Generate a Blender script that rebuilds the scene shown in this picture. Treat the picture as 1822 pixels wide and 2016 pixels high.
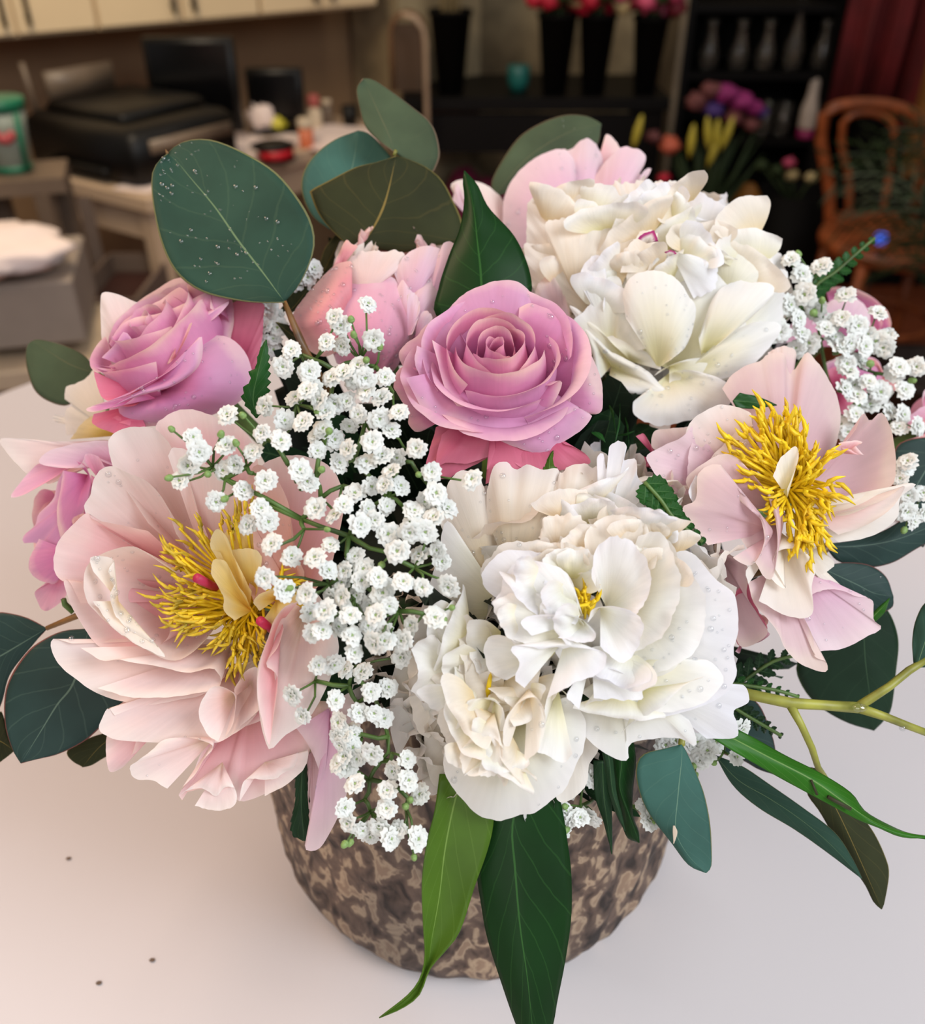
import bpy, math, random
import numpy as np
from mathutils import Vector, Matrix, noise

for o in list(bpy.data.objects): bpy.data.objects.remove(o)
C = bpy.context.scene
COL = C.collection
# ---------------------------------------------------------------- camera, world, lights
F, CX, CY, CAMH, PITCH = 1800.0, 911.0, 1008.0, 0.353, math.radians(35)
SP, CP = math.sin(PITCH), math.cos(PITCH)
cd = bpy.data.cameras.new('camera'); cam = bpy.data.objects.new('camera', cd); COL.objects.link(cam)
cam.location = (0, 0, CAMH); cam.rotation_euler = (math.radians(90) - PITCH, 0, 0)
cd.sensor_fit = 'HORIZONTAL'; cd.sensor_width = 36; cd.lens = 36 * F / 1822; cd.clip_start = .01
cd.dof.use_dof = True; cd.dof.focus_distance = .272; cd.dof.aperture_fstop = 11.5
C.camera = cam
w = bpy.data.worlds.new('world'); C.world = w; w.use_nodes = True
w.node_tree.nodes['Background'].inputs[0].default_value = (.9, .86, .85, 1)
w.node_tree.nodes['Background'].inputs[1].default_value = .24

def area(name, loc, target, size, power, color, size_y=None):
    l = bpy.data.lights.new(name, 'AREA'); l.energy = power; l.color = color; l.size = size
    if size_y: l.shape = 'RECTANGLE'; l.size_y = size_y
    o = bpy.data.objects.new(name, l); COL.objects.link(o); o.location = loc
    o.rotation_euler = (Vector(target) - Vector(loc)).to_track_quat('-Z', 'Y').to_euler()
    return o
area('window_light', (.95, -.3, 1.1), (0.05, .27, .12), .75, 18, (.88, .93, 1.0), .9)
area('shop_light', (-.62, .45, .95), (-.05, .25, .1), .5, 6.0, (1.0, .68, .46))
area('front_fill', (-.25, -.75, .85), (0, .27, .12), .9, 5.4, (1.0, .97, .95))  # fill panel added in front to lift the grey petals, not a window
area('desk_lamp', (-.7, 1.6, .9), (-.75, 2.5, -.1), .4, 10.5, (1.0, .80, .56))
area('ceiling_lamp', (.6, 2.1, 1.3), (.5, 3.0, -.4), .25, 3.6, (1.0, .82, .62))
C.view_settings.view_transform = 'Standard'; C.view_settings.look = 'None'
C.view_settings.exposure = 0.07; C.view_settings.gamma = 1; C.view_settings.use_curve_mapping = False

# ---------------------------------------------------------------- helpers
RT, UPV, BK = Vector((1, 0, 0)), Vector((0, SP, CP)), Vector((0, -CP, SP))
def W(px, py, d):
    return Vector((0, 0, CAMH)) + RT * ((px - CX) / F * d) + UPV * (-(py - CY) / F * d) - BK * d
def cdir(r, u, b): return (RT * r + UPV * u + BK * b).normalized()
def onz(px, py, z):                       # point of the plane at height z seen at a pixel
    v = W(px, py, 1) - Vector((0, 0, CAMH)); return Vector((0, 0, CAMH)) + v * ((z - CAMH) / v.z)
def ony(px, py, y):
    v = W(px, py, 1) - Vector((0, 0, CAMH)); return Vector((0, 0, CAMH)) + v * (y / v.y)
CROP = dict(A=(0, 0, 2), B=(800, 0, 1.783), C=(0, 550, 2.603), D=(560, 520, 2.679), E=(1200, 650, 2.88), F=(0, 1100, 2.397),
            G=(740, 880, 2.397), H=(1000, 250, 3.141), I=(500, 1400, 2.024), J=(1200, 1150, 2.88), M=(300, 560, 4.031),
            N=(600, 560, 4.033), O=(440, 1000, 3.644), Q=(540, 1400, 5.061), S=(540, 430, 4.555), R=(1450, 400, 2.688), X=(0, 0, 1))
def pts(crop, s):
    ox, oy, k = CROP[crop]; out = []
    for tok in s.split():
        v = [float(q) for q in tok.split(',')]
        out.append([ox + v[0] / k, oy + v[1] / k] + v[2:])
    return out
def lin(c):
    return tuple(((x / 255) / 12.92 if x / 255 <= .04045 else ((x / 255 + .055) / 1.055) ** 2.4) for x in c) + (1,)

def mesh(name, verts, faces, mat, smooth=True, uv=None, mats=None, mi=None):
    me = bpy.data.meshes.new(name); me.from_pydata([tuple(v) for v in verts], [], faces)
    for m in (mats or [mat]): me.materials.append(m)
    if smooth: me.polygons.foreach_set('use_smooth', [True] * len(faces))
    if uv is not None:
        l = me.uv_layers.new(name='uv'); idx = np.empty(len(me.loops), dtype=np.int32); me.loops.foreach_get('vertex_index', idx)
        l.data.foreach_set('uv', np.asarray(uv, dtype=np.float32)[idx].ravel())
    if mi is not None: me.polygons.foreach_set('material_index', mi)
    me.update(); return me
def link(name, me, parent=None, loc=None):
    o = bpy.data.objects.new(name, me); COL.objects.link(o)
    if parent: o.parent = parent
    if loc is not None: o.location = loc
    return o
def wpos(p):
    v = Vector((0, 0, 0))
    while p: v = v + p.location; p = p.parent
    return v
def part(name, verts, faces, mat, parent=None, smooth=True, uv=None, label=None, stuff=False, **k):
    off = wpos(parent) if parent else Vector((0, 0, 0))
    o = link(name, mesh(name, [Vector(v) - off for v in verts], faces, mat, smooth, uv, **k), parent)
    if label: o['label'] = label
    if stuff: o['kind'] = 'stuff'
    return o
def tag(o, label, cat, group=None):
    o['label'] = label; o['category'] = cat
    if group: o['group'] = group
    return o
def thing(name, label, cat, loc=(0, 0, 0), group=None):
    o = bpy.data.objects.new(name, None); COL.objects.link(o); o.location = loc; o.empty_display_size = .02
    return tag(o, label, cat, group)
def solid(o, t):
    m = o.modifiers.new('solid', 'SOLIDIFY'); m.thickness = t; m.offset = 0; return o

class MB:
    def __init__(s): s.v = []; s.f = []
    def add(s, v, f):
        n = len(s.v); s.v += [Vector(q) for q in v]; s.f += [tuple(i + n for i in q) for q in f]; return s
    def box(s, c, size, rz=0, bev=0):
        hx, hy, hz = size[0] / 2, size[1] / 2, size[2] / 2; m = Matrix.Rotation(rz, 3, 'Z'); c = Vector(c)
        if bev <= 0:
            v = [c + m @ Vector((x * hx, y * hy, z * hz)) for z in (-1, 1) for x, y in ((-1, -1), (1, -1), (1, 1), (-1, 1))]
            return s.add(v, [(3, 2, 1, 0), (4, 5, 6, 7), (0, 1, 5, 4), (1, 2, 6, 5), (2, 3, 7, 6), (3, 0, 4, 7)])
        b = bev; v = []
        ring = [(-hx + b, -hy), (hx - b, -hy), (hx, -hy + b), (hx, hy - b), (hx - b, hy), (-hx + b, hy), (-hx, hy - b), (-hx, -hy + b)]
        for z, k in ((-hz, 1), (-hz + b, 0), (hz - b, 0), (hz, 1)):
            for x, y in ring: v.append(c + m @ Vector((x - (b if k else 0) * (1 if x > 0 else -1), y - (b if k else 0) * (1 if y > 0 else -1), z)))
        f = [(i + 8 * j, (i + 1) % 8 + 8 * j, (i + 1) % 8 + 8 * j + 8, i + 8 * j + 8) for j in range(3) for i in range(8)]
        return s.add(v, f + [tuple(range(7, -1, -1)), tuple(range(24, 32))])
    def tube(s, P, r, n=8, cap=True):
        P = [Vector(p) for p in P]; R = r if isinstance(r, (list, tuple)) else [r] * len(P)
        v = []; up = Vector((0.13, .21, .97))
        for i, p in enumerate(P):
            t = (P[min(i + 1, len(P) - 1)] - P[max(i - 1, 0)]).normalized()
            a = t.cross(up)
            if a.length < .1: a = t.cross(Vector((1, 0, 0)))
            a.normalize(); b = t.cross(a)
            v += [p + (a * math.cos(k * 2 * math.pi / n) + b * math.sin(k * 2 * math.pi / n)) * R[i] for k in range(n)]
        f = [(i * n + k, i * n + (k + 1) % n, (i + 1) * n + (k + 1) % n, (i + 1) * n + k) for i in range(len(P) - 1) for k in range(n)]
        if cap: f += [tuple(range(n - 1, -1, -1)), tuple(range((len(P) - 1) * n, len(P) * n))]
        return s.add(v, f)
    def lathe(s, c, prof, n=24, axis=None):
        c = Vector(c); q = (Vector(axis).to_track_quat('Z', 'Y').to_matrix() if axis is not None else Matrix.Identity(3))
        v = [c + q @ Vector((r * math.cos(k * 2 * math.pi / n), r * math.sin(k * 2 * math.pi / n), z)) for r, z in prof for k in range(n)]
        f = [(i * n + k, i * n + (k + 1) % n, (i + 1) * n + (k + 1) % n, (i + 1) * n + k) for i in range(len(prof) - 1) for k in range(n)]
        f += [tuple(range(n - 1, -1, -1)), tuple(range((len(prof) - 1) * n, len(prof) * n))]
        return s.add(v, f)
    def ball(s, c, r, n=8, m=5, sq=(1, 1, 1)):
        c = Vector(c)
        v = [c + Vector((math.sin(math.pi * i / m) * math.cos(2 * math.pi * k / n) * r * sq[0], math.sin(math.pi * i / m) * math.sin(2 * math.pi * k / n) * r * sq[1], math.cos(math.pi * i / m) * r * sq[2])) for i in range(1, m) for k in range(n)]
        v += [c + Vector((0, 0, r * sq[2])), c - Vector((0, 0, r * sq[2]))]; T = len(v) - 2
        f = [(i * n + k, (i + 1) * n + k, (i + 1) * n + (k + 1) % n, i * n + (k + 1) % n) for i in range(m - 2) for k in range(n)]
        f += [(T, k, (k + 1) % n) for k in range(n)] + [(T + 1, (m - 2) * n + (k + 1) % n, (m - 2) * n + k) for k in range(n)]
        return s.add(v, f)
    def build(s, name, mat, parent=None, smooth=True, **k): return part(name, s.v, s.f, mat, parent, smooth, **k)

def spline(P, n):
    """arc-length resampled Catmull-Rom through P (lists of equal length)"""
    P = np.array(P, float)
    if len(P) == 2: return P[0] + (P[1] - P[0]) * np.linspace(0, 1, n)[:, None]
    Q = np.vstack([2 * P[0] - P[1], P, 2 * P[-1] - P[-2]]); out = []
    for i in range(1, len(Q) - 2):
        a, b, c, d = Q[i - 1], Q[i], Q[i + 1], Q[i + 2]
        for t in np.linspace(0, 1, 8, endpoint=False):
            out.append(.5 * ((2 * b) + (c - a) * t + (2 * a - 5 * b + 4 * c - d) * t * t + (3 * b - a - 3 * c + d) * t ** 3))
    out.append(P[-1]); out = np.array(out)
    L = np.concatenate([[0], np.cumsum(np.linalg.norm(np.diff(out[:, :2], axis=0), axis=1) + 1e-9)]); L /= L[-1]
    return np.stack([np.interp(np.linspace(0, 1, n), L, out[:, k]) for k in range(P.shape[1])], 1)
def nz(x, y, z=0): return noise.noise(Vector((x, y, z)))
def grid_faces(nr, nc): return [(i * nc + j, i * nc + j + 1, (i + 1) * nc + j + 1, (i + 1) * nc + j) for i in range(nr - 1) for j in range(nc - 1)]

# ---------------------------------------------------------------- materials
def mat_base(name):
    m = bpy.data.materials.new(name); m.use_nodes = True; nt = m.node_tree; b = nt.nodes['Principled BSDF']; return m, nt, b
def N(nt, t, **k):
    n = nt.nodes.new(t)
    for a, v in k.items(): setattr(n, a, v)
    return n
def ramp(nt, fac, stops):
    r = N(nt, 'ShaderNodeValToRGB'); e = r.color_ramp.elements
    while len(e) < len(stops): e.new(.5)
    for i, (p, c) in enumerate(stops): e[i].position = p; e[i].color = lin(c)
    nt.links.new(fac, r.inputs[0]); return r.outputs[0]
def simple(name, c, rough=.5, metal=0, trans=0, spec=.5, noise_amt=.06, scale=8, coat=0, bump=0):
    m, nt, b = mat_base(name)
    tc = N(nt, 'ShaderNodeTexCoord'); n = N(nt, 'ShaderNodeTexNoise'); n.inputs['Scale'].default_value = scale; n.inputs['Detail'].default_value = 4
    nt.links.new(tc.outputs['Object'], n.inputs['Vector'])
    lo = tuple(max(0, x * (1 - noise_amt * 2)) for x in c); hi = tuple(min(255, x * (1 + noise_amt)) for x in c)
    nt.links.new(ramp(nt, n.outputs[0], [(.3, lo), (.7, hi)]), b.inputs['Base Color'])
    b.inputs['Roughness'].default_value = rough; b.inputs['Metallic'].default_value = metal
    b.inputs['Transmission Weight'].default_value = trans; b.inputs['Specular IOR Level'].default_value = spec; b.inputs['Coat Weight'].default_value = coat
    if bump:
        bp = N(nt, 'ShaderNodeBump'); bp.inputs['Strength'].default_value = bump; bp.inputs['Distance'].default_value = .002
        nt.links.new(n.outputs[0], bp.inputs['Height']); nt.links.new(bp.outputs[0], b.inputs['Normal'])
    return m
def petal_mat(name, stops, trans=.3, rough=.5, streak=.05, wrinkle=.14, mottling=None):
    """colour along the petal (uv.y: 0 base .. 1 rim) with fine veins along it"""
    m, nt, b = mat_base(name); L = nt.links.new
    uv = N(nt, 'ShaderNodeUVMap'); uv.uv_map = 'uv'; sx = N(nt, 'ShaderNodeSeparateXYZ'); L(uv.outputs[0], sx.inputs[0])
    oi = N(nt, 'ShaderNodeObjectInfo')
    mp = N(nt, 'ShaderNodeMapping'); mp.inputs['Scale'].default_value = (34, 2.2, 1); L(uv.outputs[0], mp.inputs[0])
    st = N(nt, 'ShaderNodeTexNoise'); st.noise_dimensions = '4D'; st.inputs['Scale'].default_value = 1; st.inputs['Detail'].default_value = 3; L(mp.outputs[0], st.inputs['Vector']); L(oi.outputs['Random'], st.inputs['W'])
    tc = N(nt, 'ShaderNodeTexCoord'); bl = N(nt, 'ShaderNodeTexNoise'); bl.inputs['Scale'].default_value = 55; bl.inputs['Detail'].default_value = 3; L(tc.outputs['Object'], bl.inputs['Vector'])
    a = N(nt, 'ShaderNodeMath', operation='MULTIPLY_ADD'); L(bl.outputs[0], a.inputs[0]); a.inputs[1].default_value = .5; a.inputs[2].default_value = -.25
    c = N(nt, 'ShaderNodeMath', operation='ADD'); L(a.outputs[0], c.inputs[0]); L(sx.outputs[1], c.inputs[1])
    col = ramp(nt, c.outputs[0], stops)
    mr = N(nt, 'ShaderNodeMapRange'); L(st.outputs[0], mr.inputs[0]); mr.inputs[1].default_value = .3; mr.inputs[2].default_value = .7; mr.inputs[3].default_value = 1 - streak; mr.inputs[4].default_value = 1.0
    h = N(nt, 'ShaderNodeHueSaturation'); L(col, h.inputs['Color']); L(mr.outputs[0], h.inputs['Value'])
    L(h.outputs[0], b.inputs['Base Color']); b.inputs['Roughness'].default_value = rough; b.inputs['Specular IOR Level'].default_value = .35
    b.inputs['Sheen Weight'].default_value = .05
    bp = N(nt, 'ShaderNodeBump'); bp.inputs['Strength'].default_value = wrinkle; bp.inputs['Distance'].default_value = .0006
    ad = N(nt, 'ShaderNodeMath', operation='ADD'); L(st.outputs[0], ad.inputs[0]); L(bl.outputs[0], ad.inputs[1]); L(ad.outputs[0], bp.inputs['Height']); L(bp.outputs[0], b.inputs['Normal'])
    t = N(nt, 'ShaderNodeBsdfTranslucent'); L(h.outputs[0], t.inputs[0]); L(bp.outputs[0], t.inputs['Normal'])
    mx = N(nt, 'ShaderNodeMixShader'); mx.inputs[0].default_value = trans; L(b.outputs[0], mx.inputs[1]); L(t.outputs[0], mx.inputs[2])
    L(mx.outputs[0], nt.nodes['Material Output'].inputs[0]); return m
def leaf_mat(name, c, vein, rough=.5, edge=None, nv=9, vstr=.5, spots=None, coat=0, trans=.12, veinw=.02):
    """uv.x: 0 left edge .. .5 midrib .. 1 right edge, uv.y: base .. tip"""
    m, nt, b = mat_base(name); L = nt.links.new
    uv = N(nt, 'ShaderNodeUVMap'); uv.uv_map = 'uv'; sx = N(nt, 'ShaderNodeSeparateXYZ'); L(uv.outputs[0], sx.inputs[0])
    def M(op, a, bb=None, cc=None):
        n = N(nt, 'ShaderNodeMath', operation=op)
        for i, q in enumerate((a, bb, cc)):
            if q is None: continue
            if isinstance(q, (int, float)): n.inputs[i].default_value = q
            else: L(q, n.inputs[i])
        return n.outputs[0]
    tc = N(nt, 'ShaderNodeTexCoord'); no = N(nt, 'ShaderNodeTexNoise'); no.inputs['Scale'].default_value = 45; no.inputs['Detail'].default_value = 5; L(tc.outputs['Object'], no.inputs['Vector'])
    col = ramp(nt, no.outputs[0], [(.25, tuple(x * .86 for x in c)), (.75, tuple(min(255, x * 1.1) for x in c))])
    du = M('ABSOLUTE', M('SUBTRACT', sx.outputs[0], .5))
    rib = M('LESS_THAN', du, M('MULTIPLY_ADD', sx.outputs[1], -veinw * .7, veinw))
    ph = M('MULTIPLY', M('ADD', M('SUBTRACT', sx.outputs[1], M('MULTIPLY', M('POWER', du, .8), .55)), M('MULTIPLY', no.outputs[0], .12)), nv)
    sv = M('MULTIPLY', M('LESS_THAN', M('ABSOLUTE', M('SUBTRACT', M('FRACT', ph), .5)), .035), vstr)
    vf = M('MAXIMUM', rib, sv)
    mx = N(nt, 'ShaderNodeMix', data_type='RGBA'); L(vf, mx.inputs[0]); L(col, mx.inputs[6]); mx.inputs[7].default_value = lin(vein); out = mx.outputs[2]
    if edge:
        m2 = N(nt, 'ShaderNodeMix', data_type='RGBA'); L(M('GREATER_THAN', du, .487), m2.inputs[0]); L(out, m2.inputs[6]); m2.inputs[7].default_value = lin(edge); out = m2.outputs[2]
    L(out, b.inputs['Base Color']); b.inputs['Roughness'].default_value = rough; b.inputs['Specular IOR Level'].default_value = .2; b.inputs['Coat Weight'].default_value = coat; b.inputs['Coat Roughness'].default_value = .25
    bp = N(nt, 'ShaderNodeBump'); bp.inputs['Strength'].default_value = .35; bp.inputs['Distance'].default_value = .0005; L(M('ADD', vf, no.outputs[0]), bp.inputs['Height']); L(bp.outputs[0], b.inputs['Normal'])
    t = N(nt, 'ShaderNodeBsdfTranslucent'); L(out, t.inputs[0]); ms = N(nt, 'ShaderNodeMixShader'); ms.inputs[0].default_value = trans
    L(b.outputs[0], ms.inputs[1]); L(t.outputs[0], ms.inputs[2]); L(ms.outputs[0], nt.nodes['Material Output'].inputs[0]); return m

WHITE = petal_mat('white_petal', [(0, (240, 234, 176)), (.4, (248, 244, 220)), (.8, (250, 249, 243)), (1, (252, 250, 248))], .34)
WHITEC = petal_mat('cream_petal', [(0, (244, 222, 176)), (.5, (248, 238, 220)), (1, (252, 246, 238))], .36)
WHITEB = petal_mat('cool_white_petal', [(0, (246, 244, 222)), (.5, (248, 248, 244)), (1, (248, 247, 252))], .34)
BLUSH = petal_mat('blush_petal', [(0, (246, 232, 206)), (.35, (244, 214, 208)), (.75, (248, 226, 222)), (1, (250, 238, 232))], .3)
BLUSHP = petal_mat('pink_blush_petal', [(0, (240, 190, 176)), (.5, (240, 178, 184)), (.85, (246, 204, 206)), (1, (250, 226, 222))], .3)
MAUVE = petal_mat('mauve_blush_petal', [(0, (218, 184, 182)), (.45, (220, 182, 190)), (.85, (230, 200, 202)), (1, (238, 216, 208))], .28)
SALMON = petal_mat('salmon_petal', [(0, (236, 178, 140)), (.5, (238, 178, 162)), (1, (240, 200, 190))], .32)
ROSE = petal_mat('rose_petal', [(0, (214, 108, 156)), (.45, (222, 134, 186)), (.85, (230, 156, 196)), (.94, (240, 186, 206)), (1, (250, 214, 214))], .34, streak=.05, wrinkle=.12)
ROSEL = petal_mat('lilac_rose_petal', [(0, (212, 116, 166)), (.4, (222, 146, 194)), (.88, (230, 172, 208)), (1, (246, 206, 218))], .32, streak=.05, wrinkle=.12)
ROSED = petal_mat('deep_rose_petal', [(0, (160, 44, 82)), (.5, (196, 80, 114)), (1, (218, 122, 146))], .15)
BUDP = petal_mat('pink_bud_petal', [(0, (216, 140, 168)), (.5, (234, 162, 190)), (.9, (238, 184, 204)), (1, (240, 208, 216))], .22, wrinkle=.2)
BUDS = petal_mat('coral_bud_petal', [(0, (226, 140, 150)), (.6, (234, 156, 162)), (1, (240, 190, 180))], .22, wrinkle=.2)
PINKL = petal_mat('light_pink_petal', [(0, (226, 168, 202)), (.5, (238, 196, 218)), (1, (246, 222, 228))], .3)
YEL = simple('yellow_stamen', (252, 206, 30), .5, scale=300, noise_amt=.08)
YELD = simple('ochre_stamen', (222, 190, 50), .55, scale=300, noise_amt=.14)
YPET = petal_mat('yellow_petaloid', [(0, (220, 170, 40)), (.5, (236, 206, 110)), (1, (240, 222, 170))], .3)
CARP = simple('magenta_carpel', (196, 44, 84), .5)
EUC = leaf_mat('eucalyptus_leaf', (44, 74, 60), (112, 136, 98), .66, edge=(120, 120, 80), nv=6, vstr=.09, veinw=.009)
EUCT = leaf_mat('eucalyptus_teal_leaf', (62, 102, 92), (104, 136, 116), .66, edge=(120, 120, 80), nv=7, vstr=.12, veinw=.01)
EUCO = leaf_mat('eucalyptus_olive_leaf', (52, 56, 32), (140, 120, 64), .75, edge=(120, 110, 60), nv=6, vstr=.08, veinw=.01)
EUCG = leaf_mat('eucalyptus_grey_leaf', (76, 90, 66), (105, 105, 76), .75, edge=(125, 105, 85), nv=6, vstr=.06, veinw=.008)
EUCR = leaf_mat('eucalyptus_dark_leaf', (44, 66, 62), (95, 118, 104), .55, edge=(130, 80, 75), nv=6, vstr=.2, veinw=.012)
GLOSS = leaf_mat('glossy_dark_leaf', (12, 50, 12), (44, 88, 36), .45, nv=7, vstr=.3, coat=.03, veinw=.014, trans=.05)
LIME = leaf_mat('light_green_leaf', (76, 108, 30), (120, 150, 70), .4, nv=7, vstr=.15, veinw=.014)
BRIGHT = leaf_mat('bright_green_leaf', (52, 112, 30), (110, 150, 70), .4, nv=9, vstr=.25, veinw=.03, trans=.2)
FERN = leaf_mat('fern_leaf', (34, 82, 32), (70, 110, 60), .4, nv=6, vstr=.4, veinw=.03)
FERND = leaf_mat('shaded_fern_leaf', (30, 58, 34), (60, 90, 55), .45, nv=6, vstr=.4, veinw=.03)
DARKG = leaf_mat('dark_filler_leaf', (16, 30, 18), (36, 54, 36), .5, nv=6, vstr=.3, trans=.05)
STEM = simple('green_stem', (86, 116, 54), .5, scale=60, noise_amt=.15)
STEMY = simple('yellow_green_twig', (150, 150, 62), .45, scale=80, noise_amt=.14)
STEMR = simple('red_brown_twig', (128, 92, 50), .45, scale=80, noise_amt=.2)
def water():
    m, nt, b = mat_base('water_drop'); L = nt.links.new
    n = N(nt, 'ShaderNodeTexNoise'); n.inputs['Scale'].default_value = 200
    t = N(nt, 'ShaderNodeBsdfTransparent'); L(ramp(nt, n.outputs[0], [(0, (246, 248, 250)), (1, (255, 255, 255))]), t.inputs[0])
    g = N(nt, 'ShaderNodeBsdfGlossy'); g.inputs['Roughness'].default_value = .06
    mx = N(nt, 'ShaderNodeMixShader'); mx.inputs[0].default_value = .13; L(t.outputs[0], mx.inputs[1]); L(g.outputs[0], mx.inputs[2]); L(mx.outputs[0], nt.nodes['Material Output'].inputs[0])
    return m
WATER = water()

# ---------------------------------------------------------------- petals and leaves
rnd = random.Random(7)
SURF = []                                    # (thing/part, verts grid) for drops
def fan(T, crop, base, out, D, z0, z1, bulge=3, roll=0, ruf=.7, jag=3.0, mat=None, name='petal', na=60, nt=18, cen=0, label=None, drops=0, freq=9, qexp=1.0):
    """one petal: a curved sheet growing from its base to its own rim line. mm offsets from depth D (m)"""
    b = pts(crop, base)[0]; O = pts(crop, out); O = [o + [0] * (3 - len(o)) for o in O]
    O = spline(O, na); seed = rnd.random() * 100; V = []; UV = []
    ts = [1 - (1 - i / (nt - 1)) ** 1.25 for i in range(nt)]
    dx = O[:, 0] - b[0]; dy = O[:, 1] - b[1]; R = np.hypot(dx, dy); Rm = R.mean()
    for i, t in enumerate(ts):
        for j in range(na):
            s = j / (na - 1); e = 1 - (2 * s - 1) ** 2
            jg = jag * (nz(s * freq * 1.6, seed) + .6 * nz(s * freq * 4.2, seed + 3)) * t ** 6
            k = t * (1 + jg / max(R[j], 20))
            x = b[0] + dx[j] * k; y = b[1] + dy[j] * k
            z = z0 + (z1 + O[j, 2] - z0) * t ** qexp
            z -= bulge * math.sin(math.pi * t ** .8) * (.35 + .65 * e) + cen * e * t
            z += roll * max(0, (t - .78) / .22) ** 2
            z += ruf * 1.9 * nz(s * freq * .55, t * 2.0, seed) * t ** 2.3 + ruf * .55 * nz(s * freq * 1.6, t * 4.5, seed + 9) * t ** 3
            V.append(W(x, y, D + z * .001)); UV.append((s, t))
    o = part(name, V, grid_faces(nt, na), mat, T, uv=UV, label=label)
    if drops: SURF.append((T, V, nt, na, drops))
    return o
def leaf(T, crop, mid, left, right, D, zs=(0, 0), fold=1.5, tilt=0, mat=None, name='leaf', wav=.6, serr=0, label=None, drops=0, nu=7, nv=30, thick=.00035):
    Mi, Li, Ri = pts(crop, mid), pts(crop, left), pts(crop, right)
    Mi, Li, Ri = spline([p[:2] for p in Mi], nv), spline([p[:2] for p in Li], nv), spline([p[:2] for p in Ri], nv)
    seed = rnd.random() * 50; V = []; UV = []
    zz = np.interp(np.linspace(0, 1, nv), np.linspace(0, 1, len(zs)), zs)
    for i in range(nv):
        v = i / (nv - 1)
        for j in range(-nu, nu + 1):
            u = j / nu; E = Li if u < 0 else Ri; a = abs(u)
            sr = serr * ((i % 3) / 2 - .5) * a ** 6 if serr and .06 < v < .97 else 0
            p = Mi[i] + (E[i] - Mi[i]) * (a + sr)
            z = zz[i] + fold * (a ** 1.5) * math.sin(math.pi * (v * .9 + .05)) + tilt * u + wav * nz(u * 1.6, v * 5, seed) * (a + .2)
            V.append(W(p[0], p[1], D + z * .001)); UV.append((.5 + u / 2, v))
    o = part(name, V, grid_faces(nv, 2 * nu + 1), mat, T, uv=UV, label=label); solid(o, thick)
    if drops: SURF.append((T, V, nv, 2 * nu + 1, drops))
    return o
def bez(a, c, b, t): return a * (1 - t) ** 2 + c * (2 * t * (1 - t)) + b * t * t
def petal3(T, base, ctrl, tip, side, width, cup, mat, ruf=.001, notch=.12, nu=21, nv=12, name='petal', freq=4, blunt=.32):
    """free-standing petal: curved spine base-ctrl-tip, cupped across, ragged rim"""
    seed = rnd.random() * 90; V = []; UV = []; side = side.normalized()
    for i in range(nv):
        for j in range(nu):
            u = 2 * j / (nu - 1) - 1; v = i / (nv - 1)
            ve = v * (1 - blunt * abs(u) ** 2.6 - notch * (.5 + nz(u * freq * 1.3, seed)) * v - notch * .25 * nz(u * freq * 3, seed + 5) * v)
            p = bez(base, ctrl, tip, ve); tg = (bez(base, ctrl, tip, ve + .02) - bez(base, ctrl, tip, ve - .02)).normalized()
            n = side.cross(tg).normalized(); ww = width * (.28 + .72 * math.sin(min(1.0, v * 1.15) * math.pi / 2))
            p = p + side * (u * ww) + n * (cup * u * u * ww) + n * (ruf * 1.8 * nz(u * freq, v * 2, seed) * v ** 1.5 + ruf * .5 * nz(u * freq * 3, v * 3, seed) * v)
            V.append(p); UV.append((j / (nu - 1), v))
    return part(name, V, grid_faces(nv, nu), mat, T, uv=UV)
def bomb(T, c, A, R, n, mats, th0=8, th1=100, squash=1.0, seedrot=0, wmul=1.0, inner=.25, basepos=.55, filt=None, ruf=.0016, notch=.16, open_=.0):
    """ball of overlapping ruffled petals around axis A"""
    A = A.normalized(); X = A.orthogonal().normalized(); Y = A.cross(X)
    for k in range(n):
        f = (k + .5) / n; th = math.radians(th0 + (th1 - th0) * f ** .62); az = k * 2.39996 + seedrot
        Rd = X * math.cos(az) + Y * math.sin(az)
        if filt and not filt(Rd, th): continue
        r = R * (1 + rnd.uniform(-.1, .06))
        tip = c + (A * math.cos(th) * squash + Rd * math.sin(th)) * r
        base = c - A * R * basepos + Rd * R * inner * math.sin(th)
        ctrl = c + (A * math.cos(th + .75) + Rd * math.sin(th + .55)) * r * (1.05 + .2 * math.sin(th)) + Rd * open_ * r
        side = A.cross(Rd) + Vector((rnd.uniform(-.3, .3), rnd.uniform(-.3, .3), rnd.uniform(-.3, .3)))
        petal3(T, base, ctrl, tip, side, R * wmul * rnd.uniform(.36, .6) * (.6 + .5 * math.sin(th)), rnd.uniform(-.5, -.2) * -1, rnd.choice(mats), ruf=ruf, notch=notch)
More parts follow.
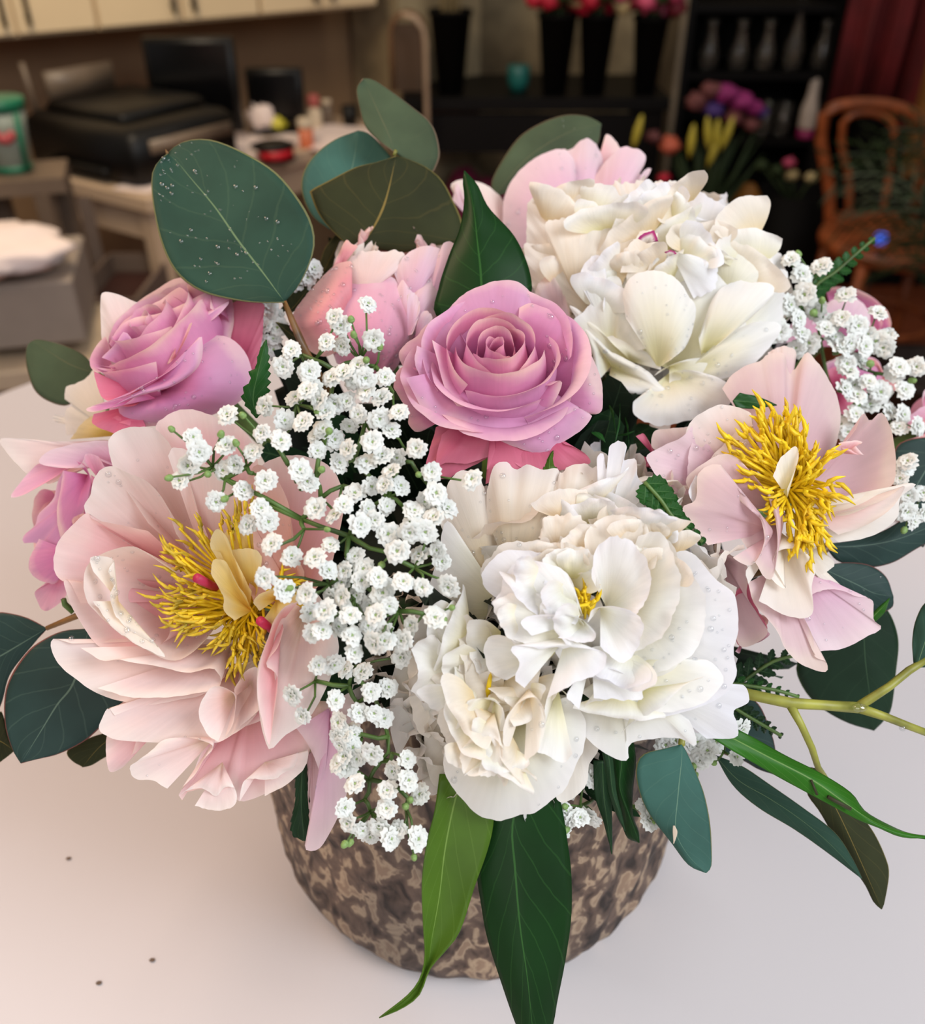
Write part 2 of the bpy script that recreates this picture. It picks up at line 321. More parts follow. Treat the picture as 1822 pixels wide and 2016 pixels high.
def cup_rose(T, c, A, S, spec, mat, name='petal', ex=1.0, rot=0, X=None):
    """spec rows: az centre deg, half-span deg, rim radius, belly radius, rim height, rim flare, lean"""
    A = A.normalized(); X = (X - A * X.dot(A)).normalized() if X is not None else A.orthogonal().normalized(); Y = A.cross(X)
    for az, hs, rr, rb, h, fl, dr in spec:
        seed = rnd.random() * 60; V = []; UV = []; nu, nv = 41, 18
        for i in range(nv):
            for j in range(nu):
                u = 2 * j / (nu - 1) - 1; v = 1 - (1 - i / (nv - 1)) ** 1.3
                ve = v * (1 - .16 * abs(u) ** 2.5 + .02 * nz(u * 5, seed) * v)
                a = math.radians(az + u * hs * (.55 + .45 * v) + rot)
                # profile: base -> belly -> rim, then flare
                if ve < .6: q = ve / .6; r = rb * math.sin(q * math.pi / 2) ** .8
                else: q = (ve - .6) / .4; r = rb + (rr - rb) * (3 * q * q - 2 * q ** 3)
                r += dr * u + fl * max(0, (ve - .8) / .2) ** 2
                z = h * (ve - (0.10 * fl / max(h, .1)) * max(0, (ve - .86) / .14) ** 2 * 3)
                r += .018 * nz(u * 3, v * 2, seed) * v ** 2
                V.append(c + (X * math.cos(a) * r + Y * math.sin(a) * r * ex + A * (z - .5)) * S); UV.append((j / (nu - 1), v))
        part(name, V, grid_faces(nv, nu), mat(v) if callable(mat) else mat, T, uv=UV)
def drops_all():
    by = {}
    for T, V, nr, nc, n in SURF:
        mb = by.setdefault(T.name, (T, MB()))[1]
        for _ in range(n):
            i = rnd.randrange(int(nr * .25), nr - 2); j = rnd.randrange(1, nc - 2)
            a, b, c_ = V[i * nc + j], V[i * nc + j + 1], V[(i + 1) * nc + j]; n_ = (b - a).cross(c_ - a)
            if n_.length < 1e-12: continue
            n_.normalize(); p = a + (b - a) * rnd.random() + (c_ - a) * rnd.random()
            if n_.dot(Vector((0, 0, CAMH)) - p) < 0: n_ = -n_
            r = rnd.uniform(.0003, .0006) if rnd.random() < .8 else rnd.uniform(.0007, .0011)
            q = n_.to_track_quat('Z', 'Y').to_matrix(); m2 = MB().ball((0, 0, 0), r, 8, 5, (1, 1, .62))
            mb.add([p + n_ * r * .3 + q @ v for v in m2.v], m2.f)
    for T, mb in by.values():
        mb.build('water_drops', WATER, T, stuff=True)
# ================================================================ SETTING
FLOOR = -1.0
def struct(name, mb, mat, **k):
    o = mb.build(name, mat, None, smooth=False, **k); o['kind'] = 'structure'; return o
WALLM = simple('aged_plaster', (150, 136, 108), .9, noise_amt=.22, scale=4, bump=.3)
WALLL = simple('beige_wall_paint', (150, 122, 92), .85, noise_amt=.04, scale=3)
FLOORM, nt, b = mat_base('wood_floor')
tc = N(nt, 'ShaderNodeTexCoord'); mp = N(nt, 'ShaderNodeMapping'); mp.inputs['Scale'].default_value = (2, 16, 2); nt.links.new(tc.outputs['Object'], mp.inputs[0])
n_ = N(nt, 'ShaderNodeTexNoise'); n_.inputs['Scale'].default_value = 3; n_.inputs['Detail'].default_value = 6; nt.links.new(mp.outputs[0], n_.inputs['Vector'])
nt.links.new(ramp(nt, n_.outputs[0], [(.3, (104, 52, 32)), (.7, (156, 82, 50))]), b.inputs['Base Color']); b.inputs['Roughness'].default_value = .4
fl = struct('floor', MB().box((.2, 1.4, FLOOR - .05), (6.4, 6.2, .1)), FLOORM)
struct('wall_back', MB().box((.6, 4.05, .1), (5.4, .1, 2.2)), WALLM)
struct('wall_right', MB().box((3.35, 1.4, .1), (.1, 5.4, 2.2)), WALLM)
# left wall runs obliquely behind the wall cabinets
ca = onz(0, 80, 0.0); cb = onz(745, 15, 0.0); wd = (cb - ca).normalized(); wn = Vector((-wd.y, wd.x, 0)); wang = math.atan2(wd.y, wd.x)
wc = (ca + cb) / 2 + wn * .36; L_ = 4.6
struct('wall_left', MB().box(wc - wd * 1.4 + wn * .05 + Vector((0, 0, .1)), (L_, .1, 2.2), wang), WALLL)
# plaster column right of the wall cabinets
struct('trim_1', MB().box(cb + wd * .26 + wn * .17 + Vector((0, 0, .1)), (.34, .3, 2.2), wang), WALLM)
# floor boards as pieces in the visible patch at right
BOARD = FLOORM
for k in range(10):
    y = 1.5 + k * .14
    part('floor_board', *(lambda m: (m.v, m.f))(MB().box((1.0, y, FLOOR + .004), (2.2, .135, .008))), BOARD, fl, smooth=False)

# ---- white work table
K = Vector((-.2, .90, 0)); ta = Vector((-math.cos(math.radians(50.5)), -math.sin(math.radians(50.5)), 0)); tb = Vector((-ta.y, ta.x, 0)); tb = -tb if tb.x < 0 else tb
TABM, nt, b = mat_base('white_table_laminate')
tc = N(nt, 'ShaderNodeTexCoord'); n_ = N(nt, 'ShaderNodeTexNoise'); n_.inputs['Scale'].default_value = 3; nt.links.new(tc.outputs['Object'], n_.inputs['Vector'])
nt.links.new(ramp(nt, n_.outputs[0], [(.3, (214, 208, 208)), (.7, (220, 214, 214))]), b.inputs['Base Color']); b.inputs['Roughness'].default_value = .5; b.inputs['Specular IOR Level'].default_value = .3
tang = math.atan2(-ta.y, -ta.x)
T = thing('work_table', 'large white laminate table carrying the flower arrangement', 'table', (K.x + ta.x * .8 + tb.x * .65, K.y + ta.y * .8 + tb.y * .65, FLOOR))
tcn = K + ta * .8 + tb * .65
MB().box(tcn + Vector((0, 0, -.015)), (1.6, 1.3, .03), tang, .004).build('tabletop', TABM, T, smooth=False)
for i in (.06, 1.54):
    for j in (.06, 1.24): MB().box(K + ta * i + tb * j + Vector((0, 0, (FLOOR + .001 - .031) / 2)), (.05, .05, -FLOOR - .033), tang, .004).build('leg', TABM, T, smooth=False)
mb = MB()
for px, py in ((300, 1890), (195, 1935), (135, 1690)):
    p = onz(px, py, .0006); mb.ball(p, .0009, 6, 4, (1.4, 1, .4))
tag(mb.build('crumbs', simple('soil_crumb', (120, 98, 80), .8)), 'few tiny brown specks of debris on the white table, front left', 'debris')['kind'] = 'stuff'

# ---- bark vase
VX, VY, VR, VH = .0057, .272, .089, .142
BARK, nt, b = mat_base('bark_skin'); L = nt.links.new
tc = N(nt, 'ShaderNodeTexCoord'); mp = N(nt, 'ShaderNodeMapping'); mp.inputs['Scale'].default_value = (1, 1, .62); L(tc.outputs['Object'], mp.inputs[0])
n1 = N(nt, 'ShaderNodeTexNoise'); n1.inputs['Scale'].default_value = 150; n1.inputs['Detail'].default_value = 2.5; n1.inputs['Distortion'].default_value = .45; L(mp.outputs[0], n1.inputs['Vector'])
n2 = N(nt, 'ShaderNodeTexNoise'); n2.inputs['Scale'].default_value = 22; n2.inputs['Detail'].default_value = 3; L(mp.outputs[0], n2.inputs['Vector'])
n3 = N(nt, 'ShaderNodeTexNoise'); n3.inputs['Scale'].default_value = 320; n3.inputs['Detail'].default_value = 3; L(mp.outputs[0], n3.inputs['Vector'])
c1 = ramp(nt, n1.outputs[0], [(.33, (40, 32, 28)), (.42, (84, 70, 62)), (.53, (118, 100, 88)), (.56, (176, 158, 134)), (.6, (204, 186, 158)), (.66, (164, 142, 120))])
c2 = ramp(nt, n2.outputs[0], [(.35, (128, 116, 112)), (.65, (200, 176, 158))])
mx = N(nt, 'ShaderNodeMix', data_type='RGBA', blend_type='MULTIPLY'); mx.inputs[0].default_value = .8; L(c1, mx.inputs[6]); L(c2, mx.inputs[7])
g = N(nt, 'ShaderNodeGamma'); g.inputs[1].default_value = .82; L(mx.outputs[2], g.inputs[0]); L(g.outputs[0], b.inputs['Base Color']); b.inputs['Roughness'].default_value = .62; b.inputs['Specular IOR Level'].default_value = .35
bp = N(nt, 'ShaderNodeBump'); bp.inputs['Strength'].default_value = .7; bp.inputs['Distance'].default_value = .0012
ad = N(nt, 'ShaderNodeMath', operation='MULTIPLY_ADD'); L(n3.outputs[0], ad.inputs[0]); ad.inputs[1].default_value = .3; L(n1.outputs[0], ad.inputs[2]); L(ad.outputs[0], bp.inputs['Height']); L(bp.outputs[0], b.inputs['Normal'])
T = thing('bark_vase', 'round log vase wrapped in mottled brown bark, holding the bouquet', 'vase', (VX, VY, 0))
V = []; nA, nZ = 240, 70
for i in range(nZ):
    z = VH * i / (nZ - 1); tz = i / (nZ - 1)
    for k in range(nA):
        a = 2 * math.pi * k / nA; cx, cy = math.cos(a), math.sin(a)
        r = VR * (1.0 + .02 * nz(cx * 1.3, cy * 1.3, z * 4)) - .004 * max(0, 1 - tz * 9) ** 2 - .003 * max(0, (tz - .93) / .07) ** 2
        q = nz(cx * 9, cy * 9, z * 42); r += .0013 * q + .0009 * abs(nz(cx * 20, cy * 20, z * 90 + 7)) + .0008 * nz(cx * 3, cy * 3, z * 20)
        V.append((VX + cx * r, VY + cy * r, z + .0005))
fs = [(i * nA + k, i * nA + (k + 1) % nA, (i + 1) * nA + (k + 1) % nA, (i + 1) * nA + k) for i in range(nZ - 1) for k in range(nA)] + [tuple(range(nA - 1, -1, -1))]
n0 = len(V)
for r, z in ((VR - .009, VH), (VR - .01, VH * .5), (VR - .012, .01)):
    V += [(VX + math.cos(2 * math.pi * k / nA) * r, VY + math.sin(2 * math.pi * k / nA) * r, z) for k in range(nA)]
fs += [((nZ - 1) * nA + k, (nZ - 1) * nA + (k + 1) % nA, n0 + (k + 1) % nA, n0 + k) for k in range(nA)]
fs += [(n0 + i * nA + k, n0 + i * nA + (k + 1) % nA, n0 + (i + 1) * nA + (k + 1) % nA, n0 + (i + 1) * nA + k) for i in range(2) for k in range(nA)] + [tuple(range(n0 + 2 * nA, n0 + 3 * nA))]
part('bark_shell', V, fs, BARK, T)
FOAMC = Vector((VX, VY, .012))
tag(MB().lathe((VX, VY, .013), [(.07, 0), (.073, .05), (.074, .11), (.07, .14), (.055, .155), (.02, .165), (.001, .167)], 32).build('floral_foam', simple('dark_green_foam', (14, 26, 16), .95, noise_amt=.3, scale=80, bump=.6)), 'dark green floral foam inside the bark vase under the flowers', 'foam')

# ---- wall cabinets
CABM = simple('cream_cabinet_paint', (240, 216, 176), .5, noise_amt=.02, scale=3)
HND = simple('dark_handle_metal', (70, 58, 46), .4, metal=.6)
def cabs():
    edges = [-520, -160, 186, 512, 745]; lab = ['cream wall cabinet over the printer, leftmost and partly out of frame', 'cream wall cabinet above the green tub at the left edge', 'cream wall cabinet above the printer and large monitor', 'cream wall cabinet beside the plaster column, rightmost of the row']
    def along(px):                      # intersection of the cabinet front line with the pixel column
        v = W(px, 8, 1) - Vector((0, 0, CAMH)); A = Vector((v.x, v.y)); 
        m = Matrix(((A.x, -wd.x), (A.y, -wd.y))).inverted() @ Vector((ca.x, ca.y)); return m[1]
    s = [along(e) for e in edges]; s[0] = s[1] - .5
    for i in range(4):
        a, c = s[i] + .002, s[i + 1] - .002; mid = ca + wd * ((a + c) / 2); h = .75
        T = thing('wall_cabinet', lab[i], 'cabinet', mid + Vector((0, 0, 0)), 'cream wall cabinets')
        MB().box(mid + wn * .175 + Vector((0, 0, h / 2)), (c - a, .31, h), wang, .003).build('body', CABM, T, smooth=False)
        nd = 2
        for k in range(nd):
            w_ = (c - a) / nd; cc = ca + wd * (a + w_ * (k + .5)) + wn * .008 + Vector((0, 0, h / 2 + .004))
            d = MB().box(cc, (w_ - .006, .018, h - .01), wang, .003).build('door', CABM, T, smooth=False)
            hx = ca + wd * (a + w_ * (1 + (-.035 / w_ if k == 0 else .035 / w_)) if False else a + (c - a) / 2 + (-.03 if k == 0 else .03)) - wn * .02
            m = MB().tube([hx + Vector((0, 0, .03)), hx + Vector((0, 0, .17))], .006)
            for z in (.05, .15): m.tube([hx + Vector((0, 0, z)), hx + wn * .026 + Vector((0, 0, z))], .005)
            m.build('handle', HND, d)
cabs()
# ---- desk
DZ = -.27; c0 = onz(290, 392, DZ); c1 = onz(50, 355, DZ); c2 = onz(770, 245, DZ)
du = (c2 - c0).normalized(); dv = Vector((-du.y, du.x, 0)); dang = math.atan2(du.y, du.x); DU, DV = (c2 - c0).length, .50
DESKM = simple('cream_desk_paint', (206, 180, 152), .55, noise_amt=.03, scale=4)
T = thing('office_desk', 'cream wooden desk against the left wall under the cabinets', 'desk', (c0.x, c0.y, FLOOR))
MB().box(c0 + du * DU / 2 + dv * DV / 2 + Vector((0, 0, -.018)), (DU, DV, .036), dang, .003).build('desktop', DESKM, T, smooth=False)
for i in (.035, DU - .035):
    for j in (.035, DV - .05): MB().box(c0 + du * i + dv * j + Vector((0, 0, (-.037 + FLOOR + .001 - DZ) / 2)), (.045, .045, DZ - FLOOR - .038), dang, .003).build('leg', DESKM, T, smooth=False)
MB().box(c0 + du * .03 + dv * DV / 2 + Vector((0, 0, -.075)), (.02, DV - .13, .07), dang).build('rail', DESKM, T, smooth=False)
MB().box(c0 + du * DU / 2 + dv * .03 + Vector((0, 0, -.075)), (DU - .12, .02, .07), dang).build('rail', DESKM, T, smooth=False)
BLK = simple('black_plastic', (10, 9, 8), .42, noise_amt=.05, spec=.3); BLKM = simple('matte_black', (6, 5, 5), .7, spec=.15); GREYP = simple('warm_grey_plastic', (120, 104, 88), .4)
# ---- printer
pc = c0 + du * .20 + dv * .27
T = thing('printer', 'black inkjet printer with open paper tray on the cream desk', 'printer', pc)
MB().box(pc + Vector((0, 0, .066)), (.34, .42, .13), dang, .018).build('body', BLK, T)
MB().box(pc + du * .02 + dv * .03 + Vector((0, 0, .138)), (.27, .30, .03), dang, .01).build('scanner_lid', BLK, T)
P = [pc + dv * .17 + du * .0 + Vector((0, 0, .14)), pc + dv * .20 + Vector((0, 0, .22))]
MB().box(pc + dv * .17 + Vector((0, 0, .185)), (.2, .012, .06), dang).build('paper_support', GREYP, T)
MB().box(pc - du * .172 + Vector((0, 0, .03)), (.03, .22, .02), dang, .004).build('output_tray', BLK, T)
MB().box(pc + du * .01 - dv * .212 + Vector((0, 0, .09)), (.26, .006, .03), dang).build('control_panel', GREYP, T)
m = MB().tube([pc + dv * .19 - du * .13 + Vector((0, 0, .12)), pc + dv * .19 - du * .14 + Vector((0, 0, .24))], .007); m.build('tray_arm', GREYP, T)
# ---- monitors
def monitor(a, b_, px0, px1, py0, py1, lab):
    s = c0 + du * a + dv * b_; y = s.y; p0, p1 = ony(px0, py0, y), ony(px1, py1, y); d_ = (s.y * CP + (CAMH - (DZ)) * SP)
    T = thing('computer_monitor', lab, 'monitor', (s.x, s.y, DZ)); wv = p1.x - p0.x; zt, zb = p0.z, max(p1.z, DZ + .03); cxm = (p0.x + p1.x) / 2
    MB().box((cxm, y, (zt + zb) / 2), (wv, .03, zt - zb), .0, .004).build('housing', BLK, T)
    MB().box((cxm, y - .017, (zt + zb) / 2 + .004), (wv - .03, .003, zt - zb - .034), 0).build('screen', simple('dark_screen', (5, 5, 6), .2), T, smooth=False)
    MB().box((cxm, y + .01, (zb + DZ) / 2 + .01), (.05, .02, zb - DZ + .03), 0).build('neck', BLK, T, smooth=False)
    MB().box((cxm, y + .01, DZ + .007), (.16, .11, .012), 0, .004).build('foot', BLK, T)
monitor(.42, .36, 278, 482, 72, 262, 'larger black monitor standing behind the printer under the cabinets')
monitor(.66, .2, 482, 606, 133, 268, 'smaller lower black monitor right of the large one')
# ---- things on the desk
PAP = simple('white_paper', (244, 226, 220), .8, noise_amt=.03); PAPC = simple('cream_paper', (214, 196, 170), .8)
for i, (px, py, sx, sy, rz, nsh, lab) in enumerate([(455, 292, .26, .3, .1, 3, 'loose white paper sheets on the desk in front of the monitors'), (650, 272, .24, .26, .1, 4, 'white paper sheets at the right end of the desk, behind the orange bottle'), (300, 362, .14, .1, .3, 2, 'white paper sheet lying at the near corner of the desk')]):
    p = onz(px, py, DZ); T = thing('paper_stack', lab, 'papers', p)
    for k in range(nsh): MB().box(p + Vector((rnd.uniform(-.01, .01), rnd.uniform(-.01, .01), .0012 + k * .0022)), (sx, sy, .002), dang + rz + rnd.uniform(-.15, .15)).build('sheet', PAP, T, smooth=False)
def crumple(c, r, seed, sq=(1, 1, .8), amt=.35, n=22, m=14):
    mb = MB().ball((0, 0, 0), 1, n, m); v = [Vector((q.x * sq[0], q.y * sq[1], q.z * sq[2])) * r * (1 + amt * (nz(q.x * 2.3 + seed, q.y * 2.3, q.z * 2.3) + .5 * nz(q.x * 6 + seed, q.y * 6, q.z * 6))) + Vector(c) for q in mb.v]; mb.v = v; return mb
p = onz(530, 262, DZ); T = thing('tissue_bunch', 'crumpled white tissue with yellow wrapper in front of the small monitor', 'tissue', p)
crumple(p + Vector((-.012, 0, .045)), .04, 1, (1, 1, 1.1)).build('tissue', PAP, T); crumple(p + Vector((.03, -.005, .028)), .026, 5).build('wrapper', simple('yellow_wrapper', (208, 200, 60), .4), T, label='yellow wrapper')
p = onz(545, 316, DZ); T = thing('ribbon_spool', 'black spool of red ribbon lying on the desk edge', 'ribbon', p)
MB().lathe(p + Vector((0, 0, .002)), [(.02, 0), (.05, 0), (.05, .006), (.04, .007)], 28).build('flange', BLK, T)
MB().lathe(p + Vector((0, 0, .009)), [(.01, 0), (.046, 0), (.047, .012), (.046, .022), (.01, .022)], 28).build('ribbon', simple('red_satin', (190, 20, 36), .3), T)
MB().lathe(p + Vector((-.008, .01, .032)), [(.01, 0), (.055, 0), (.06, .004), (.04, .012), (.01, .016)], 28).build('flange', BLK, T)
def bottle(name, lab, cat, p, prof, mat, capprof=None, capmat=None, capname='cap', n=20, grp=None):
    T = thing(name, lab, cat, p, grp); MB().lathe(p + Vector((0, 0, .001)), prof, n).build('body', mat, T)
    if capprof: MB().lathe(p + Vector((0, 0, .001)), capprof, n).build(capname, capmat, T)
    return T
ORG = simple('orange_plastic', (216, 118, 78), .4)
bottle('pill_bottle', 'small orange bottle with a pale cap on the desk', 'bottle', onz(605, 290, DZ), [(.018, 0), (.02, .004), (.02, .05)], ORG, [(.0205, .051), (.021, .056), (.021, .072), (.018, .075)], PAPC)
bottle('craft_bottle', 'pale bottle with a red cap beside the small monitor', 'bottle', onz(622, 255, DZ), [(.02, 0), (.022, .01), (.022, .05), (.012, .062)], PAPC, [(.013, .063), (.018, .066), (.018, .09), (.012, .095)], simple('faded_red_cap', (180, 90, 84), .5))
bottle('glass_jar', 'small clear jar behind the pale bottle on the desk', 'jar', onz(646, 246, DZ), [(.014, 0), (.018, .01), (.018, .05), (.014, .056)], GREYP, [(.014, .057), (.015, .07)], PAPC)
bottle('pen_cup', 'black pen cup at the right end of the desk', 'cup', onz(690, 248, DZ), [(.02, 0), (.024, .055), (.022, .055), (.019, .01)], BLK)
# ---- green tub at far left on a small stand
p = ony(28, 333, 1.97)
T = thing('side_stand', 'narrow grey-brown stand under the green tub, left edge', 'stand', (p.x, 1.97, FLOOR))
GRYB = simple('taupe_paint', (112, 94, 78), .6)
MB().box((p.x, 1.97, p.z - .02), (.2, .16, .03), .3).build('top', GRYB, T, smooth=False)
for sx in (-.07, .07):
    for sy in (-.05, .05): MB().box((p.x + sx, 1.97 + sy, (p.z - .036 + FLOOR) / 2), (.03, .03, p.z - .037 - FLOOR), 0).build('leg', GRYB, T, smooth=False)
T = thing('plastic_tub', 'green and white plastic tub with a red blotch on its label, left edge', 'tub', p)
GRN = simple('green_plastic', (24, 110, 80), .4)
MB().lathe(p + Vector((0, 0, -.004)), [(.036, 0), (.046, .09), (.05, .12)], 28).build('body', simple('tub_white', (150, 160, 148), .4), T)
MB().lathe(p + Vector((0, 0, .116)), [(.052, 0), (.053, .02), (.05, .022)], 28).build('rim', GRN, T)
MB().lathe(p + Vector((0, 0, .0)), [(.0375, -.001), (.0385, .012), (.0375, .012)], 28).build('base_band', GRN, T)
mb = MB()
for k in range(7):
    a = -2.1 + k * .2; mb.ball(p + Vector((math.cos(a) * .044, math.sin(a) * .044, .075 + .008 * math.sin(k))), .011, 8, 5)
mb.build('label_blotch', simple('label_red', (170, 70, 74), .5), T)
for s_ in (-2.6, -.5): MB().tube([p + Vector((math.cos(s_) * .04, math.sin(s_) * .04, .005)), p + Vector((math.cos(s_) * .051, math.sin(s_) * .051, .115))], .006).build('side_stripe', GRN, T)
# ---- white crate with papers, lower left
p = ony(20, 640, 1.55)
T = thing('white_crate', 'white cardboard box under the crumpled papers, left edge', 'box', (p.x, p.y, FLOOR))
WCR = simple('white_card', (160, 146, 134), .7, noise_amt=.03); bz = ony(20, 565, 1.55).z; xr = ony(108, 600, 1.55).x
MB().box((xr - .2, 1.66, (bz - .12 + bz) / 2), (.4, .26, .12), .25, .004).build('carton', WCR, T, smooth=False)
MB().box((xr - .19, 1.64, bz - .165), (.44, .3, .04), .25, .004).build('tray', simple('pale_tray', (206, 184, 156), .6), T, smooth=False)
MB().box((xr - .2, 1.68, (bz - .2 + FLOOR) / 2), (.36, .24, bz - .2 - FLOOR), .25, .004).build('stand', GRYB, T, smooth=False)
T = thing('wrapping_paper', 'crumpled pinkish white wrapping paper heaped on the white box', 'paper', (xr - .2, 1.64, bz))
crumple((xr - .17, 1.62, bz + .038), .13, 3, (1.35, 1, .3), .25, 30, 18).build('crumpled_sheet', PAP, T)
crumple((xr - .24, 1.66, bz + .10), .06, 8, (1.2, 1, .5), .3, 22, 14).build('crumpled_sheet', simple('coral_paper', (196, 92, 84), .6), T, label='coral red crumpled paper')
# ---- cardboard box under the desk
p = ony(165, 600, 1.95)
T = thing('cardboard_box', 'open taupe cardboard box with dark brown inside, under the desk', 'box', (p.x, p.y, FLOOR)); TP = simple('taupe_card', (116, 98, 86), .8); DB = simple('dark_brown_card', (58, 26, 18), .8)
xl, xr2 = ony(128, 570, 1.95).x, ony(262, 570, 1.95).x; zt = ony(180, 588, 1.95).z; wv = xr2 - xl
for cx_, cy_, sx, sy in ((0, -.15, wv, .01), (0, .15, wv, .01), (-wv / 2, 0, .01, .29), (wv / 2, 0, .01, .29)):
    MB().box(((xl + xr2) / 2 + cx_, 2.1 + cy_, (zt + FLOOR) / 2), (sx, sy, zt - FLOOR - .002), 0).build('panel', TP, T, smooth=False)
MB().box(((xl + xr2) / 2, 2.1, zt - .05), (wv - .02, .28, .01), 0).build('contents', DB, T, smooth=False)
T = tag(MB().box(ony(150, 500, 2.15) + Vector((0, .12, -.05)), (.03, .01, .3), .5).build('leaning_board', simple('grey_board', (110, 94, 84), .7), smooth=False), 'grey board leaning under the desk between its legs', 'board')

# ---- dark bench with buckets
BY = 3.25; bt = ony(1000, 182, BY).z; xa, xb = ony(795, 182, BY).x, ony(1312, 182, BY).x
T = thing('display_bench', 'long black bench along the back wall carrying flower buckets', 'bench', ((xa + xb) / 2, BY, FLOOR))
BLW = simple('black_wood', (9, 7, 6), .5, noise_amt=.15, spec=.2)
MB().box(((xa + xb) / 2, BY + .12, bt - .02), (xb - xa, .42, .04), 0, .003).build('top', BLW, T, smooth=False)
MB().box(((xa + xb) / 2, BY - .07, bt - .11), (xb - xa - .06, .02, .12), 0).build('apron', BLW, T, smooth=False)
for x in (xa + .04, xb - .04):
    for y in (BY - .05, BY + .28): MB().box((x, y, (bt - .041 + FLOOR) / 2), (.05, .05, bt - .043 - FLOOR), 0).build('leg', BLW, T, smooth=False)
MB().box(((xa + xb) / 2, BY + .12, FLOOR + .22), (xb - xa - .08, .36, .02), 0).build('shelf', BLW, T, smooth=False)
REDF = simple('crimson_bloom', (190, 26, 56), .6); PKF = simple('pink_bloom', (214, 84, 120), .6); PALF = simple('cream_bloom', (200, 180, 130), .6); GRF = simple('bucket_foliage', (48, 66, 26), .7); DRY = simple('dry_stems', (120, 104, 70), .8)
def bloom(c, r, mat, T, seed):
    crumple(c, r, seed, (1, 1, .8), .5, 14, 9).build('bloom', mat, T)
for px, w0, h0, kind, lab in [(888, 85, 148, 'dry', 'black flower bucket of dry stems, leftmost on the bench'), (1092, 80, 142, 'red', 'black flower bucket with crimson blooms right of the teal cup'), (1168, 76, 142, 'pal', 'black flower bucket with cream and pink blooms, second from the right'), (1270, 72, 138, 'dark', 'black flower bucket with deep red blooms, rightmost on the bench')]:
    p = ony(px, 172, BY); p.z = bt; k = 1 / F * (BY * CP + (CAMH - bt) * SP); R = w0 / 2 * k * .94; H = h0 * k * .92
    T = thing('flower_bucket', lab, 'bucket', p, 'black buckets on the bench')
    MB().lathe(p + Vector((0, 0, .001)), [(R * .62, 0), (R * .98, H), (R * 1.06, H), (R * 1.06, H + .012), (R * .9, H + .012), (R * .6, .02)], 28).build('pail', BLKM, T)
    for q in range(14 if kind == 'dry' else 9):
        a = rnd.random() * 6.28; rr = R * .5 * rnd.random(); e = p + Vector((math.cos(a) * rr * 2.2, math.sin(a) * rr * 2.2, H + rnd.uniform(.08, .2)))
        MB().tube([p + Vector((math.cos(a) * rr, math.sin(a) * rr, H * .4)), e], .0035, 5).build('stem', DRY if kind == 'dry' else GRF, T)
        if kind != 'dry' and q < 8: bloom(p + Vector((math.cos(q * 2.4) * R * 1.2, math.sin(q * 2.4) * R * .9 - .02, H + .035 + .02 * (q % 3))), .032, {'red': [REDF, REDF, GRF, REDF], 'pal': [PALF, PKF, GRF, REDF], 'dark': [simple('wine_bloom', (120, 20, 40), .6), PKF, GRF, PKF]}[kind][q % 4], T, q + px)
p = ony(1021, 160, BY + .04); p.z = bt
bottle('teal_cup', 'teal cup between the buckets on the black bench', 'cup', p, [(.028, 0), (.036, .03), (.037, .07), (.033, .075)], simple('teal_glaze', (36, 110, 104), .35))
p = ony(905, 345, BY + .1); p.z = FLOOR + .232
T = thing('wrapped_bundle', 'dark magenta wrapped bundles on the shelf under the black bench', 'bundle', (ony(935, 330, BY + .1).x, BY + .1, p.z))
for k, (px, r) in enumerate(((915, .08), (962, .07), (1000, .06))):
    q = ony(px, 330, BY + .1); crumple((q.x, BY + .1, p.z + r * 1.6), r, k + 3, (.9, .8, 1.6), .25).build('bundle', simple('magenta_wrap', (122, 36, 70), .4), T)
# arched frame and pale pole left of the bench
q = ony(806, 190, BY - .02)
T = thing('arched_frame', 'brown arched wooden frame leaning between the column and the first bucket', 'frame', (q.x, BY, bt))
P = []
for k in range(13): a = math.pi * k / 12; P.append(Vector((q.x + math.cos(a) * .055, BY + .02, bt + .17 + math.sin(a) * .06)))
MB().tube([Vector((q.x + .055, BY + .02, bt + .001))] + P + [Vector((q.x - .055, BY + .02, bt + .001))], .009).build('hoop', simple('brown_wood_frame', (128, 92, 62), .6), T)
MB().box((q.x, BY + .025, bt + .1), (.09, .008, .2), 0).build('panel', simple('dark_panel', (84, 62, 44), .7), T, smooth=False)
q = ony(841, 225, BY - .16)
T = thing('pale_pole', 'thin pale curved pole standing left of the first bucket', 'pole', (q.x, BY - .16, FLOOR))
MB().tube([Vector((q.x, BY - .16, FLOOR + .001)), Vector((q.x, BY - .16, q.z + .2)), Vector((q.x - .005, BY - .16, q.z + .24)), Vector((q.x - .03, BY - .16, q.z + .27)), Vector((q.x - .07, BY - .16, q.z + .28))], .009).build('tube', simple('pale_pole', (176, 152, 128), .4), T)

# ---- black shelf unit with glassware
SY = 3.55
def Z(py, y): return ony(1500, py, y).z
def X(px, py, y): return ony(px, py, y).x
xl, xr = X(1352, 100, SY), X(1642, 100, SY); st = Z(-60, SY)
T = thing('shelf_unit', 'tall black shelf unit holding glass carafes on the back wall', 'shelf', ((xl + xr) / 2, SY, FLOOR))
for x, nm in ((xl, 'side_panel'), (xr, 'side_panel')): MB().box((x, SY + .15, (st + FLOOR) / 2), (.03, .32, st - FLOOR - .002), 0).build(nm, BLW, T, smooth=False)
MB().box(((xl + xr) / 2, SY + .315, (st + FLOOR) / 2), (xr - xl, .02, st - FLOOR - .002), 0).build('back_panel', BLKM, T, smooth=False)
sz = [Z(142, SY), Z(272, SY), Z(430, SY), Z(8, SY)]
for z in sz: MB().box(((xl + xr) / 2, SY + .15, z - .012), (xr - xl - .03, .31, .024), 0).build('shelf', BLW, T, smooth=False)
